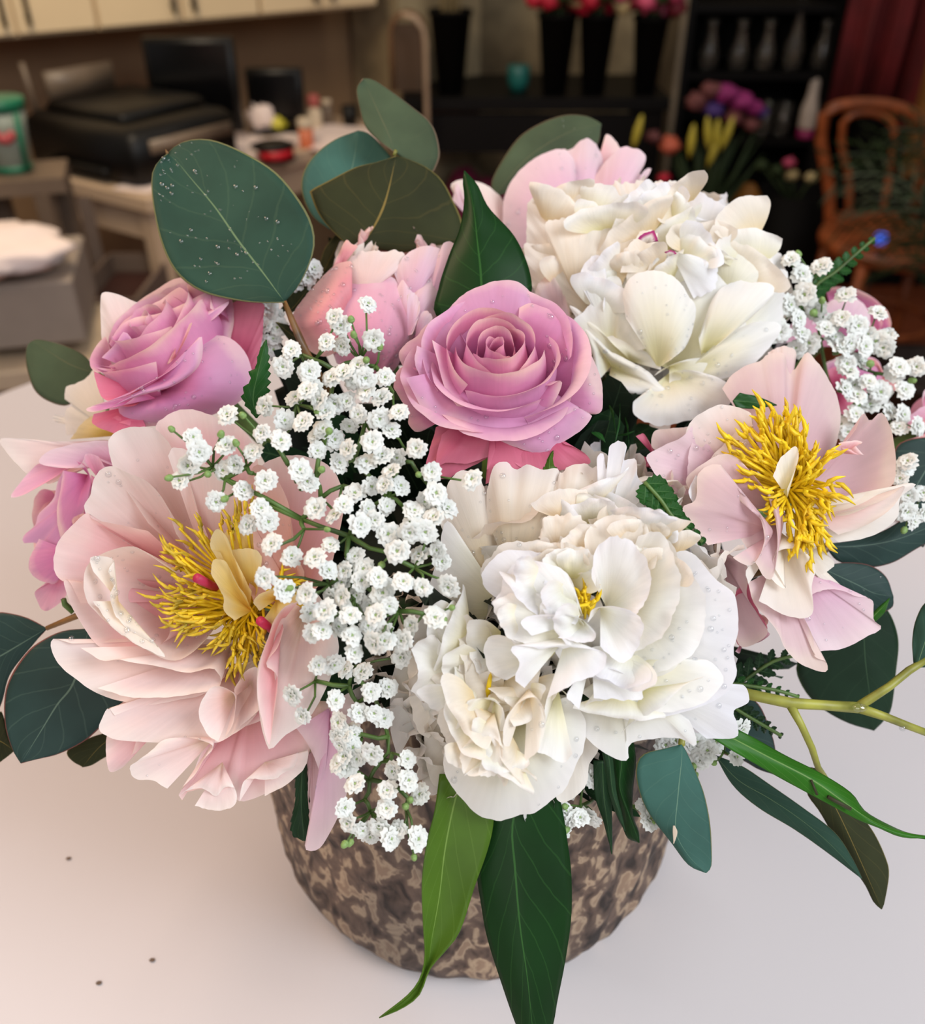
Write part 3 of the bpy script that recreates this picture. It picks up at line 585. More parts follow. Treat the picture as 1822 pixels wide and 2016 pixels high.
o = tag(MB().box((xl - .028, SY + .14, (st + FLOOR) / 2), (.02, .34, st - FLOOR - .002), 0).build('side_board', simple('beige_side_board', (150, 134, 110), .7), smooth=False), 'beige board standing against the left side of the black shelf', 'board')
GL, nt, b = mat_base('clear_glass'); b.inputs['Transmission Weight'].default_value = .97; b.inputs['Roughness'].default_value = .08; b.inputs['IOR'].default_value = 1.45
n_ = N(nt, 'ShaderNodeTexNoise'); nt.links.new(ramp(nt, n_.outputs[0], [(0, (235, 225, 210)), (1, (255, 250, 240))]), b.inputs['Base Color'])
lab = ['leftmost glass carafe on the upper black shelf', 'second glass carafe from the left on the upper black shelf', 'middle glass carafe on the upper black shelf', 'tallest glass carafe, second from the right on the upper black shelf', 'rightmost glass carafe on the upper black shelf']
for i, px in enumerate((1392, 1450, 1502, 1556, 1612)):
    h = 1.25 if i == 3 else .95; p = Vector((X(px, 140, SY + .05), SY + .05, sz[0]))
    bottle('glass_carafe', lab[i], 'glass', p, [(.025 , 0), (.034, .01), (.034, .06 * h), (.016, .11 * h), (.014, .14 * h), (.024, .17 * h), (.022, .17 * h), (.012, .14 * h), (.031, .06 * h), (.03, .012), (.002, .01)], GL, grp='carafes on the upper shelf')
for i, (px, lb) in enumerate(((1500, 'clear drinking glass left on the lower black shelf beside the purple flowers'), (1536, 'clear drinking glass left of the white spray bottle'))):
    p = Vector((X(px, 270, SY + .05), SY + .05, sz[1])); bottle('drinking_glass', lb, 'glass', p, [(.022, 0), (.026, .005), (.03, .11), (.028, .11), (.024, .01), (.002, .008)], GL, grp='glasses on the lower shelf')
p = Vector((X(1586, 262, SY + .01), SY + .01, sz[1]))
T = bottle('spray_bottle', 'white tapered bottle with a magenta base on the lower black shelf', 'bottle', p, [(.03, .032), (.032, .04), (.031, .1), (.02, .14), (.016, .2), (.01, .215)], simple('milky_plastic', (206, 190, 176), .4), [(.03, 0), (.031, .005), (.031, .031)], simple('magenta_base', (150, 30, 90), .4), 'magenta_base')
# ---- red curtain
cm = simple('wine_red_cloth', (104, 22, 26), .8, noise_amt=.1, scale=10)
x0, x1 = X(1655, 100, SY - .1), X(1900, 100, SY - .1); zc = Z(215, SY - .1); V = []; nx = 90
for z in (st, (st + zc) / 2, zc):
    for k in range(nx):
        f = k / (nx - 1); V.append((x0 + (x1 - x0) * f + (.02 if z > zc else 0) * f, SY - .1 + .03 * math.sin(f * 26) + .012 * math.sin(f * 61 + 1), z))
T = tag(solid(part('curtain', V, grid_faces(3, nx), cm), .003), 'dark wine red curtain hanging right of the black shelf', 'curtain')
V = []
for z in (st, zc, Z(280, SY - .16)):
    for k in range(20): f = k / 19; V.append((X(1775, 200, SY - .16) + .09 * f, SY - .17 + .02 * math.sin(f * 9), z))
tag(solid(part('curtain_tail', V, grid_faces(3, 20), cm), .003), 'narrow longer fold of wine red cloth behind the bentwood chair', 'curtain')
T = tag(MB().box((X(1800, 270, SY + .1), SY + .1, (zc - .05 + FLOOR) / 2), (.55, .3, zc - .06 - FLOOR), 0, .005).build('black_cabinet', BLKM, smooth=False), 'low black cabinet under the wine red curtain', 'cabinet')
tag(MB().box((X(1822, 200, 3.2) + .01, 3.2, Z(190, 3.2)), (.05, .05, .5), 0).build('yellow_post', simple('ochre_wood', (150, 100, 44), .6), smooth=False), 'ochre wooden post at the right edge behind the chair', 'post')

# ---- mixed bouquet in bucket on the floor-stand in front of the shelves
FY = 2.75
def loose_bouquet():
    c = ony(1385, 430, FY)
    T = thing('mixed_bouquet', 'mixed bunch of yellow lilies, purple statice and greenery in front of the shelves', 'bouquet', c)
    mb = MB()
    for k in range(60):
        a = rnd.random() * 6.28; t = c + Vector((math.cos(a) * .11 * rnd.random() * 1.4, math.sin(a) * .08 * rnd.random(), rnd.uniform(.1, .26)))
        mb.tube([c + Vector((rnd.uniform(-.03, .03), rnd.uniform(-.02, .02), -.02)), (c + t) / 2 + Vector((rnd.uniform(-.02, .02), 0, .0)), t], [.003, .006, .001], 5)
    mb.build('greenery', simple('dark_greenery', (36, 56, 22), .7), T, stuff=True)
    LY = simple('yellow_lily_bud', (186, 172, 60), .5); PU = simple('purple_bloom', (140, 34, 104), .7); VI = simple('violet_bloom', (64, 40, 110), .7); CO = simple('coral_bloom', (196, 96, 70), .6); MV = simple('dusty_mauve_bloom', (110, 60, 60), .7)
    for px, py in ((1362, 280), (1395, 265), (1412, 270), (1405, 300), (1432, 265), (1255, 262)):
        q = ony(px, py, FY - .05); MB().lathe(q, [(.001, -.045), (.009, -.02), (.011, .01), (.006, .04), (.001, .05)], 10, (rnd.uniform(-.3, .3), 0, 1)).build('lily_bud', LY, T)
    for px, py, r, m_ in ((1430, 185, .035, PU), (1462, 200, .035, PU), (1485, 212, .025, PU), (1445, 232, .03, MV), (1405, 215, .03, VI), (1400, 178, .03, MV), (1500, 220, .02, VI), (1320, 285, .03, CO), (1288, 270, .022, MV), (1372, 200, .03, MV), (1480, 245, .025, MV), (1308, 350, .018, REDF)):
        crumple(ony(px, py, FY), r, px, (1, 1, .7), .5, 14, 9).build('bloom', m_, T)
    b0 = Vector((c.x, FY, FLOOR)); k_ = 1 / F * 2.7
    tb_ = thing('floor_bucket', 'black floor bucket under the mixed bunch of flowers', 'bucket', b0)
    MB().lathe(b0 + Vector((0, 0, .001)), [(.09, 0), (.13, c.z - FLOOR - .03), (.12, c.z - FLOOR - .03), (.08, .02)], 28).build('pail', BLKM, tb_)
loose_bouquet()
p = ony(1560, 480, 2.9)
T = thing('floor_bucket', 'black bucket with sparse greenery between the mixed bunch and the chair', 'bucket', (p.x, 2.9, FLOOR))
hz_ = ony(1540, 375, 2.9).z - FLOOR
MB().lathe((p.x - .02, 2.9, FLOOR + .001), [(.08, 0), (.115, hz_), (.1, hz_), (.07, .02)], 28).build('pail', BLKM, T)
for k, (px, py) in enumerate(((1500, 325), (1555, 320), (1560, 345), (1598, 350), (1530, 335))):
    q = ony(px, py, 2.9); MB().tube([Vector((p.x - .02, 2.9, FLOOR + hz_ - .05)), q], .004, 5).build('stem', GRF, T); crumple(q, .02, k, (1, 1, .7), .5, 12, 8).build('bloom', [GRF, PKF, PALF, PALF, GRF][k], T)
p = ony(1472, 395, 2.85)
bottle('amber_bottle', 'amber yellow bottle beside the black floor buckets', 'bottle', Vector((p.x, 2.85, FLOOR)), [(.04, 0), (.045, .01), (.045, p.z - FLOOR), (.015, p.z - FLOOR + .05)], simple('amber_glass', (150, 96, 24), .3))

# ---- bentwood chair
HY = 2.7; WOOD = simple('bent_beech_wood', (158, 84, 44), .35, noise_amt=.12, scale=20)
def HP(px, py, y=HY): return ony(px, py, y)
T = thing('bentwood_chair', 'brown bentwood chair with round double hoop back at the right', 'chair', (HP(1720, 430).x, HY, FLOOR))
out = spline([list(HP(*q)) for q in ((1640, 560), (1634, 470), (1634, 380), (1622, 310), (1616, 255), (1632, 217), (1690, 204), (1760, 210), (1812, 235), (1826, 290), (1812, 370), (1790, 450))], 40)
MB().tube([Vector(q) for q in out], .0165, 10).build('back_hoop', WOOD, T)
inn = spline([list(HP(*q)) for q in ((1672, 430), (1672, 350), (1658, 285), (1662, 240), (1690, 222), (1730, 224), (1758, 245), (1762, 290), (1748, 360), (1740, 430))], 30)
MB().tube([Vector(q) for q in inn], .0115, 8).build('inner_hoop', WOOD, T)
s0 = HP(1712, 432); zs = s0.z; mb = MB(); V = []
MB().lathe((s0.x, HY - .2, zs - .02), [(.17, 0), (.2, .002), (.205, .02), (.2, .035), (.17, .035)], 36).build('seat_ring', WOOD, T)
MB().lathe((s0.x, HY - .2, zs - .01), [(.01, 0), (.169, 0), (.169, .006), (.01, .008)], 36).build('seat', simple('cane_seat', (128, 78, 48), .6), T)
for sx, sy in ((-.13, -.33), (.13, -.33), (-.13, -.06), (.13, -.06)):
    MB().tube([Vector((s0.x + sx, HY + sy, zs - .021)), Vector((s0.x + sx * 1.12, HY + sy * 1.08, FLOOR + .01))], [.017, .012], 8).build('leg', WOOD, T)
MB().tube([Vector((s0.x + math.cos(a / 24 * 6.2832) * .15, HY - .2 + math.sin(a / 24 * 6.2832) * .15, zs - .22)) for a in range(25)], .009, 7).build('stretcher_ring', WOOD, T)
MB().tube([HP(1636, 425), HP(1790, 425)], .012, 8).build('back_rail', WOOD, T)
# ---- palm
PB = ony(1880, 560, 2.2)
T = thing('potted_palm', 'potted palm with thin dark green fronds at the right edge', 'plant', (PB.x, 2.2, FLOOR)); PG = simple('palm_green', (40, 58, 30), .45, noise_amt=.3, scale=30); PGL = simple('pale_palm_green', (96, 110, 84), .45)
MB().lathe((PB.x, 2.2, FLOOR + .001), [(.1, 0), (.14, .26), (.15, .28), (.13, .28), (.09, .02)], 24).build('pot', simple('dark_pot', (40, 26, 20), .5), T)
for k, (px, py) in enumerate(((1640, 310), (1700, 290), (1690, 395), (1660, 350), (1735, 260), (1770, 300), (1690, 460), (1730, 520), (1790, 240), (1800, 400), (1760, 470), (1670, 430))):
    tip = ony(px, py, 2.2 + rnd.uniform(-.1, .1)); b0 = Vector((PB.x, 2.2, FLOOR + .3)); md = Vector(((tip.x + PB.x) / 2 + .1, 2.2, tip.z + .08))
    m = MB(); pr = None
    S_ = [bez(b0, md, tip, t / 14) for t in range(15)]; m.tube(S_, .0025, 5)
    for i in range(5, 15):
        d = (S_[i] - S_[i - 1]).normalized()
        for s in (-1, 1):
            sd = d.cross(Vector((0, 1, .2))).normalized() * s; e = S_[i] + d * .05 + sd * .05 - Vector((0, 0, .012)); m_ = (S_[i] + e) / 2; wv = d * .006
            m.add([S_[i], m_ + wv, e, m_ - wv], [(0, 1, 2, 3)])
    m.build('frond', PGL if k in (3, 2) else PG, T)
BLUEL = simple('glowing_blue', (70, 110, 235), .3); BLUEL.node_tree.nodes['Principled BSDF'].inputs['Emission Color'].default_value = lin((70, 110, 240)); BLUEL.node_tree.nodes['Principled BSDF'].inputs['Emission Strength'].default_value = 1.2  # glow added because the plain blue disc rendered too dark
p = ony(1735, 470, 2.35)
T = thing('blue_disc', 'small blue disc with added glow on a thin stand by the palm fronds', 'disc', (p.x, 2.35, FLOOR))
MB().lathe(p, [(.002, -.016), (.013, -.012), (.016, 0), (.013, .012), (.002, .016)], 16).build('lens', BLUEL, T)  # plain blue disc; its glow is added by the material
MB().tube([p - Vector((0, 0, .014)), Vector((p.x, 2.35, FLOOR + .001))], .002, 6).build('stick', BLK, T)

# ================================================================ BOUQUET
HUB = Vector((VX, VY, .10))
def flower(name, lab, cat, c, grp=None, stem_r=.003):
    """flower thing: its empty sits at the heart of the bloom, a stem runs down into the foam"""
    T = thing(name, lab, cat, c, grp); s = Vector(c) - BK * .012
    MB().tube([s, (s + HUB) / 2 - Vector((0, 0, .004)), HUB + (s - HUB) * .12 - Vector((0, 0, .03))], stem_r, 8).build('stem', STEM, T)
    return T
def lamp_ball(T, c, r, mat, name='petal', sq=(1, 1, 1)):
    return crumple(c, r, 4, sq, .12, 20, 12).build(name, mat, T)

# ---------------- dark filler foliage, added around the vase rim so the gaps look dark
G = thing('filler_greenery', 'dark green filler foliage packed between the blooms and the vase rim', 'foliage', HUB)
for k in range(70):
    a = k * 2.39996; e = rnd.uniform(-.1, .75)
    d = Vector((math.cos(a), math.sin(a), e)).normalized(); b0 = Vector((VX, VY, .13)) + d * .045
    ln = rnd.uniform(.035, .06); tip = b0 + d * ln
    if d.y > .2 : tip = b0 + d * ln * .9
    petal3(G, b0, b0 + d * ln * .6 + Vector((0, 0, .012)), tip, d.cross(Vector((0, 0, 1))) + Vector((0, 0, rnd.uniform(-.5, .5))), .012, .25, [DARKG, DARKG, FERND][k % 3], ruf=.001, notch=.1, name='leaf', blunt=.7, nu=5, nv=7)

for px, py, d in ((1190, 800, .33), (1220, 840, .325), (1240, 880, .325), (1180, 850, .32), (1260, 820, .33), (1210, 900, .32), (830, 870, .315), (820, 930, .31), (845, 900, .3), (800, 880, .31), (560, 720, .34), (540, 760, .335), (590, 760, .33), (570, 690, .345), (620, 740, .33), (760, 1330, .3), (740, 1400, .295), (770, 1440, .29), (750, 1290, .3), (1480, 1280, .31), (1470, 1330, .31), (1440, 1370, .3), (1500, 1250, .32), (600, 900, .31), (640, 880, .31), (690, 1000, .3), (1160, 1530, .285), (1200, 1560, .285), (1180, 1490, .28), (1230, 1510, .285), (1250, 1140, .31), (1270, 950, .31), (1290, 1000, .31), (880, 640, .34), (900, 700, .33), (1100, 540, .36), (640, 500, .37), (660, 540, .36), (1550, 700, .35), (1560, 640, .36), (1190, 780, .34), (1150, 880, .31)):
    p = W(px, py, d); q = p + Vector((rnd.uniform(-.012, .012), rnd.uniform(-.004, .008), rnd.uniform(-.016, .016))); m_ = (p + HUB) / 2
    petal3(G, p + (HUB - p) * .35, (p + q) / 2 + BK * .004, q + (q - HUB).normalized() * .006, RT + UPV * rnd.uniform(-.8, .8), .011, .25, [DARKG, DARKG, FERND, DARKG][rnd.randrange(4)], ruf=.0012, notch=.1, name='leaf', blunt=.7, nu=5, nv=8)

# ---------------- white peony at the top right
D = .335; c = W(1300, 560, D + .004)
T = flower('white_peony', 'round full white peony at the upper right with tiny magenta flecks', 'flower', c, 'white peonies')
A = cdir(.05, .62, .78)
bomb(T, W(1292, 566, D + .034), A, .0415, 80, [WHITEC, WHITEC, WHITE, WHITE, WHITEB], th0=5, th1=112, squash=.92, wmul=1.05, ruf=.0022, notch=.09)
P = lambda *a, **k: fan(T, *a, mat=k.pop('mat', WHITE), **k)
P('H', '700,1300', '250,700 130,760 120,520 150,440 330,400 420,370 560,400 640,700', D, 6, 2, 6, ruf=1.2, jag=8, mat=WHITEC, freq=14)
P('H', '950,1000', '560,520 560,400 640,350 700,345 780,345 880,330 1000,335 1060,360 1090,400 1100,560', D, 0, 4, 5, ruf=1.3, jag=9, mat=WHITEC, freq=16)
P('H', '1150,900', '960,620 1040,470 1100,410 1180,395 1260,440 1330,480 1360,540 1350,640 1270,760', D, -4, 2, 5, ruf=.8, jag=5, mat=WHITEB)
P('H', '1350,1000', '1290,680 1350,590 1400,530 1470,540 1540,620 1620,700 1640,760 1690,800 1690,900 1600,960', D, -2, 3, 5, ruf=.8, jag=5)
P('H', '1350,1050', '1180,760 1220,650 1330,640 1450,660 1560,740 1640,840 1600,960 1500,980', D, -4, -6, 6, ruf=1.0, jag=6)
P('H', '700,1000', '450,640 530,560 700,520 850,500 840,640 730,740 700,900', D, -8, -4, 5, ruf=1.2, jag=9, mat=WHITEC)
P('H', '640,1250', '180,1050 120,900 100,760 130,720 260,740 340,800 460,900 520,1040', D, 3, -1, 5, ruf=1.2, jag=6, mat=WHITEC)
P('H', '420,1050', '250,700 230,600 330,565 450,590 590,600 600,700 560,790 470,860', D, -2, -6, 4, ruf=1, jag=5, mat=WHITEC)
P('H', '330,1300', '160,1060 190,970 255,915 320,980 370,1090 400,1240', D, 4, -3, 3, mat=MAUVE, jag=3)
P('H', '600,1250', '470,1010 450,900 490,830 560,790 600,860 610,960 590,1100', D, -6, -13, 3, ruf=.6, mat=WHITEB)
P('H', '640,1420', '390,1200 480,1130 570,1000 620,930 690,930 730,1080 800,1250 860,1370', D, -4, -11, 4, jag=4)
P('H', '1000,1500', '560,1300 540,1050 640,880 850,800 1100,800 1300,860 1440,1000 1480,1200 1380,1400', D, 3, -8, 7, ruf=.8, jag=5)
P('H', '930,1490', '730,1180 715,1030 770,920 900,880 1030,930 1110,1010 1160,1120 1150,1230 1110,1350 1010,1440', D, -8, -17, 7, roll=1.5, ruf=.7, jag=4, drops=30)
P('H', '1000,760', '860,900 880,830 960,780 1100,800 1240,830 1290,870 1280,1000 1150,1060', D, -14, -12, 4, ruf=1.2, jag=8, mat=WHITEB)
P('H', '900,900', '700,900 720,770 800,680 850,640 910,640 930,720 900,800 860,880', D, -10, -14, 3, ruf=1, jag=7, mat=WHITEC)
P('H', '1200,1420', '1180,1300 1280,1040 1400,960 1560,960 1650,990 1600,1090 1420,1250 1300,1350', D, -4, -13, 6, roll=1, jag=4)
P('H', '1250,1500', '1310,1340 1480,1180 1580,960 1690,880 1740,900 1720,980 1700,1100 1700,1210 1600,1330 1450,1480 1320,1555', D, 2, -3, 8, roll=1, jag=3)
P('H', '1080,1540', '1150,1480 1300,1330 1500,1215 1690,1220 1640,1340 1500,1480 1320,1560 1200,1550', D, -3, -9, 7, jag=3, drops=14)
P('H', '760,1450', '490,1340 420,1180 380,1100 500,1180 600,1290 700,1290 830,1370 930,1440 940,1500', D, -4, -9, 5, jag=6)
P('H', '640,1480', '560,1570 520,1400 480,1250 620,1370 740,1440 870,1510 940,1590 1000,1650 850,1655 720,1640 600,1680', D, -2, -12, 5, roll=1, jag=4, mat=WHITE, drops=12)
P('H', '1000,1480', '905,1540 950,1500 1100,1440 1250,1430 1300,1500 1250,1600 1000,1600', D, -4, -10, 3, jag=4)
P('H', '1000,1520', '850,1650 780,1700 790,1790 880,1835 1000,1850 1200,1790 1330,1750 1380,1690 1370,1590 1250,1530 1100,1500', D, -2, -15, 7, ruf=1.0, jag=6, drops=22)
P('H', '1050,1650', '1000,1885 880,1850 900,1830 1100,1740 1220,1690 1360,1715 1490,1790 1450,1870 1300,1900', D, 0, -10, 4, ruf=.8, jag=5, mat=BLUSH, drops=14)
def frills(T, crop, box, n, D, zr, dirn, ln, wd_, mats):
    x0, y0, x1, y1 = box
    for k in range(max(3, int(n * .62))):
        x, y = rnd.uniform(x0, x1), rnd.uniform(y0, y1); p = pts(crop, f'{x},{y}')[0]; z = rnd.uniform(*zr) * .001
        a = math.radians(dirn + rnd.uniform(-50, 50)); L2 = ln * rnd.uniform(.8, 1.5); dx, dy = math.cos(a), -math.sin(a)
        b0 = W(p[0] - dx * L2 * .5, p[1] - dy * L2 * .5, D + z + .005); t0 = W(p[0] + dx * L2 * .5, p[1] + dy * L2 * .5, D + z); md = (b0 + t0) / 2 + BK * .003
        sd = (RT * dy * -1 + UPV * dx * -1) + BK * rnd.uniform(-.5, .5)
        petal3(T, b0, md, t0, sd, wd_ * rnd.uniform(.9, 1.6), rnd.uniform(-.45, .45), rnd.choice(mats), ruf=.0013, notch=.1, nu=19, nv=11, freq=2.1, name='frill')
frills(T, 'H', (260, 420, 640, 640), 10, D, (-7, -3), 100, 62, .011, [WHITEC, WHITE])
frills(T, 'H', (600, 400, 1080, 700), 16, D, (-14, -8), 95, 56, .010, [WHITEC, WHITE, WHITEB])
frills(T, 'H', (200, 780, 480, 1000), 7, D, (-6, -2), 120, 52, .008, [WHITEC, WHITEB])
frills(T, 'H', (1080, 560, 1500, 900), 12, D, (-12, -8), 80, 58, .011, [WHITE, WHITEC, WHITEB])
frills(T, 'H', (640, 720, 1250, 900), 12, D, (-17, -13), 90, 44, .008, [WHITEC, WHITE, WHITEB])
frills(T, 'H', (480, 800, 720, 1050), 6, D, (-14, -10), 110, 50, .008, [WHITEC, WHITEB])
fl_ = petal_mat('magenta_fleck_petal', [(0, (240, 226, 206)), (.55, (240, 230, 222)), (.8, (176, 50, 120)), (1, (170, 40, 110))], .2)
P('H', '860,720', '805,690 830,665 880,645 905,640 925,680 930,710 905,690', D, -27, -29.5, 1, ruf=.3, jag=2, mat=fl_, na=20, nt=8, label='petal tip flecked with magenta')
P('H', '1000,800', '970,775 1000,762 1030,765 1045,785', D, -27, -29, .6, ruf=.3, jag=2, mat=fl_, na=14, nt=6, label='petal tip flecked with magenta')

# ---------------- pale pink peony behind it
D = .385; c = W(1130, 380, D)
T = flower('pink_peony', 'pale pink peony half hidden behind the top white peony', 'flower', c, 'blush peonies')
bomb(T, W(1150, 400, D + .03), cdir(.1, .8, .6), .024, 22, [BLUSHP, PINKL], th0=10, th1=110, notch=.05)
P = lambda *a, **k: fan(T, *a, mat=k.pop('mat', PINKL), **k)
P('H', '450,600', '560,430 540,300 580,230 600,60 640,55 690,120 710,180 720,300 700,450', D, 4, 8, 3, mat=BLUSHP)
P('H', '420,650', '150,400 200,250 330,140 380,140 490,68 560,130 590,230 560,420', D, 2, 4, 6, mat=PINKL, drops=12)
P('H', '600,560', '500,420 520,340 600,220 700,130 780,128 840,160 855,200 820,280 740,365 700,450', D, -2, 0, 5, mat=PINKL)
P('H', '760,420', '790,350 850,265 885,262 870,300 835,345', D, 2, 1, 1)
P('H', '420,600', '60,1050 -20,700 -30,500 -10,400 40,310 130,220 250,150 330,140 410,200 430,400', D, -4, -3, 8, mat=PINKL, drops=30, ruf=.5)
P('B', '300,830', '180,700 155,650 200,632 260,640 330,690 352,760 350,850 300,930 240,830', D, 4, 5, 5, mat=BLUSH, jag=2)
P('B', '250,800', '160,700 180,640 200,720 205,780 200,800 180,770', D, 3, 2, 1, mat=PINKL)

# ---------------- coral pink peony bud left of the centre
D = .315; c = W(735, 610, D + .02)
T = flower('pink_peony_bud', 'round half open coral pink peony bud beaded with water, left of the lilac rose', 'flower', c)
lamp_ball(T, c + Vector((0, .01, -.006)), .022, BUDP, 'heart', (1, 1, .9))
bomb(T, W(775, 545, D + .03), cdir(.1, .9, .45), .02, 22, [WHITEC, BLUSH, BLUSHP], th0=10, th1=80, ruf=.002)
P = lambda *a, **k: fan(T, *a, mat=k.pop('mat', BUDP), **k)
P('S', '800,700', '520,620 560,520 640,400 720,320 800,285 1000,295 1150,310 1180,400 1100,480 960,600', D, 2, 4, 4, mat=BLUSH, jag=6)
P('S', '1200,800', '1080,500 1110,420 1200,310 1330,250 1480,265 1500,340 1480,420 1420,500 1300,600', D, 3, 2, 5, mat=PINKL, drops=8)
P('S', '1400,800', '1360,560 1400,450 1480,300 1530,215 1600,215 1660,262 1560,440 1480,620', D, 3, 1, 4, mat=PINKL, drops=8)
P('S', '600,440', '520,450 585,300 645,195 700,230 750,255 680,320 620,400 590,440', D, 5, 3, 2, mat=BUDS, jag=1)
P('S', '700,900', '560,1200 430,1240 300,1170 200,1050 140,980 165,870 250,730 400,560 520,440 620,390 700,400 660,560', D, 6, 0, 12, mat=BUDS, ruf=.4, drops=60, jag=2)
P('S', '1150,1000', '1040,700 1110,620 1170,520 1250,600 1270,620 1330,560 1420,540 1500,640 1470,780 1450,900 1350,1000 1200,1050', D, 2, 0, 6, mat=PINKL, drops=14, ruf=.5)
P('S', '860,1450', '560,1300 500,1100 480,880 500,720 580,610 700,535 850,500 1000,510 1120,565 1200,650 1270,760 1300,850 1270,1000 1180,1180 1100,1330 1000,1450', D, 10, 2, 17, mat=BUDP, ruf=.3, drops=110, jag=2)
P('S', '1200,1050', '1190,690 1230,660 1280,690 1310,790 1300,870 1270,960 1240,1040', D, -8, -10, 1, mat=PINKL, jag=4)
P('S', '1260,1090', '1290,900 1330,840 1370,830 1420,880 1400,930 1300,1050', D, -3, -7, 2, mat=PINKL, jag=2)

# ---------------- lilac pink rose in the centre
D = .272; c = W(980, 742, D + .015)
T = flower('lilac_rose', 'open lilac pink rose in the centre with a tight spiral heart', 'rose', c, 'pink roses')
A = cdir(-.03, .52, .85); Xr = cdir(1, 0, 0); S_ = .0305
sp = []
for az, hs, rr, rb, h in [(20, 170, .06, .11, .97), (200, 130, .11, .16, .98), (90, 115, .17, .22, 1.0), (310, 120, .25, .3, 1.02), (150, 110, .29, .35, 1.03), (30, 95, .36, .42, 1.01), (265, 95, .42, .48, 1.0), (150, 85, .48, .54, .99)]:
    sp.append((az, hs, rr, rb, h, .01, .02))
cup_rose(T, c + A * .002, A, S_, sp, ROSE, X=Xr)
cup_rose(T, c, A, S_, [(310, 78, .55, .58, .95, .08, .03), (235, 75, .62, .62, .88, .12, .03), (140, 75, .68, .7, .93, .1, .03), (70, 70, .76, .74, .95, .12, .02), (0, 72, .8, .76, .86, .14, .03), (275, 66, .78, .72, .74, .2, .04), (205, 60, .84, .76, .78, .16, .04)], ROSEL, X=Xr, ex=.97)
P = lambda *a, **k: fan(T, *a, mat=k.pop('mat', ROSEL), **k)
# outer reflexed petals traced
P('D', '1100,600', '760,700 640,560 605,480 640,420 700,380 760,310 860,280 940,400', D, 26, 13, 4, roll=4, jag=1.5, ruf=.4)
P('D', '1150,650', '820,300 880,220 960,150 1060,105 1150,85 1230,92 1290,140 1310,190 1290,215 1330,330 1200,420', D, 26, 14, 4, roll=3, jag=1.5, mat=ROSEL, drops=30)
P('D', '1200,700', '1240,230 1300,205 1400,240 1500,290 1570,380 1620,480 1670,600 1680,700 1670,780 1600,790 1450,760', D, 28, 10, 4, roll=4, jag=1.5, mat=ROSE, drops=50)
P('D', '1150,650', '820,720 760,800 760,860 700,885 660,850 650,780 600,690 575,640 600,560 660,540 740,620', D, 26, 8, 3, roll=3, jag=2, mat=ROSE, drops=10)
P('D', '1120,500', '640,600 750,800 860,830 1000,900 1100,920 1200,960 1390,1005 1450,950 1560,880 1625,800 1550,790 1300,870', D, 30, -1, 9, roll=3, jag=2, mat=ROSEL, drops=50, ruf=.5)
P('D', '1150,640', '780,400 820,560 860,680 950,790 1050,850 1170,880 1280,880 1380,800 1440,700 1465,615 1400,640', D, 28, 1, 7, roll=1.2, jag=1.5, mat=ROSE, ruf=.4)
P('D', '1130,620', '700,430 690,520 740,650 800,740 900,800 980,830 1060,860', D, 26, 3, 4, roll=2, jag=1.5, mat=ROSEL)
# lower sepal-side petals under the bloom
P('D', '1150,700', '800,860 780,930 745,1060 740,1130 860,1130 900,1110 1000,1060 1080,1020 1200,960', D, 12, 6, 5, mat=ROSED, jag=2)
P('D', '1100,700', '830,900 800,1060 860,1045 960,1050 1060,1020 1090,1015 1120,1060 1060,1160 1200,1100 1300,1090 1440,1080 1350,960', D, 12, 3, 6, mat=ROSED, jag=3)
P('D', '1250,800', '1180,1000 1250,1070 1420,1090 1560,1060 1615,1050 1600,1010 1540,970 1480,950', D, 12, 2, 5, mat=ROSED, jag=2)
leaf(T, 'D', '1400,1090 1400,1030 1418,985', '1365,1085 1375,1030 1418,985', '1440,1085 1430,1030 1418,985', D, (2, 1), mat=LIME, name='sepal')

# ---------------- lilac rose on the left
D = .305; c = W(335, 690, D + .012)
T = flower('lilac_rose', 'lilac pink rose seen from the side at the left, under the big eucalyptus leaf', 'rose', c, 'pink roses')
A = cdir(-.42, .62, .62); Xr = cdir(.6, .3, 0)
cup_rose(T, c + A * .0, A, .031, [(20, 160, .08, .12, 1.0, .01, .02), (200, 120, .15, .2, 1.0, .01, .02), (90, 110, .22, .28, 1.0, .01, .02), (330, 100, .3, .36, 1.0, .02, .03), (215, 95, .38, .44, 1.0, .02, .02), (110, 90, .46, .52, .98, .03, .03), (10, 85, .54, .6, .97, .05, .03), (280, 80, .62, .68, .95, .06, .03), (190, 80, .68, .74, .92, .08, .03), (60, 80, .76, .8, .9, .1, .03)], ROSE, X=Xr)
P = lambda *a, **k: fan(T, *a, mat=k.pop('mat', ROSE), **k)
P('C', '800,560', '540,470 520,300 515,110 535,66 600,75 680,110 760,150 800,300', D, 20, 16, 4, mat=BLUSH, jag=1.5)
P('C', '900,520', '560,330 620,230 700,170 830,100 900,50 960,28 1050,40 1180,95 1200,200 1180,320', D, 20, 10, 6, roll=2, jag=1.5)
P('C', '1150,650', '1180,180 1210,110 1345,120 1350,200 1345,300 1320,420 1300,500 1240,600', D, 20, 12, 3, mat=ROSED, jag=1.5)
P('C', '700,500', '560,330 600,260 680,200 800,180 930,130 1080,60 1180,90 1100,170 960,230 820,300', D, 16, 2, 4, roll=2, jag=1.5)
P('C', '720,480', '520,400 590,330 640,270 700,330 760,320 880,270 970,200 1080,160 1180,110 1100,200 960,280 820,400', D, 12, 0, 2, roll=1.5, jag=1.5, mat=ROSEL)
P('C', '760,500', '470,430 560,445 660,420 760,340 860,290 960,205 985,215 900,330 860,425 740,430 650,460 560,458', D, 10, -4, 3, roll=1, jag=1.5, mat=ROSEL)
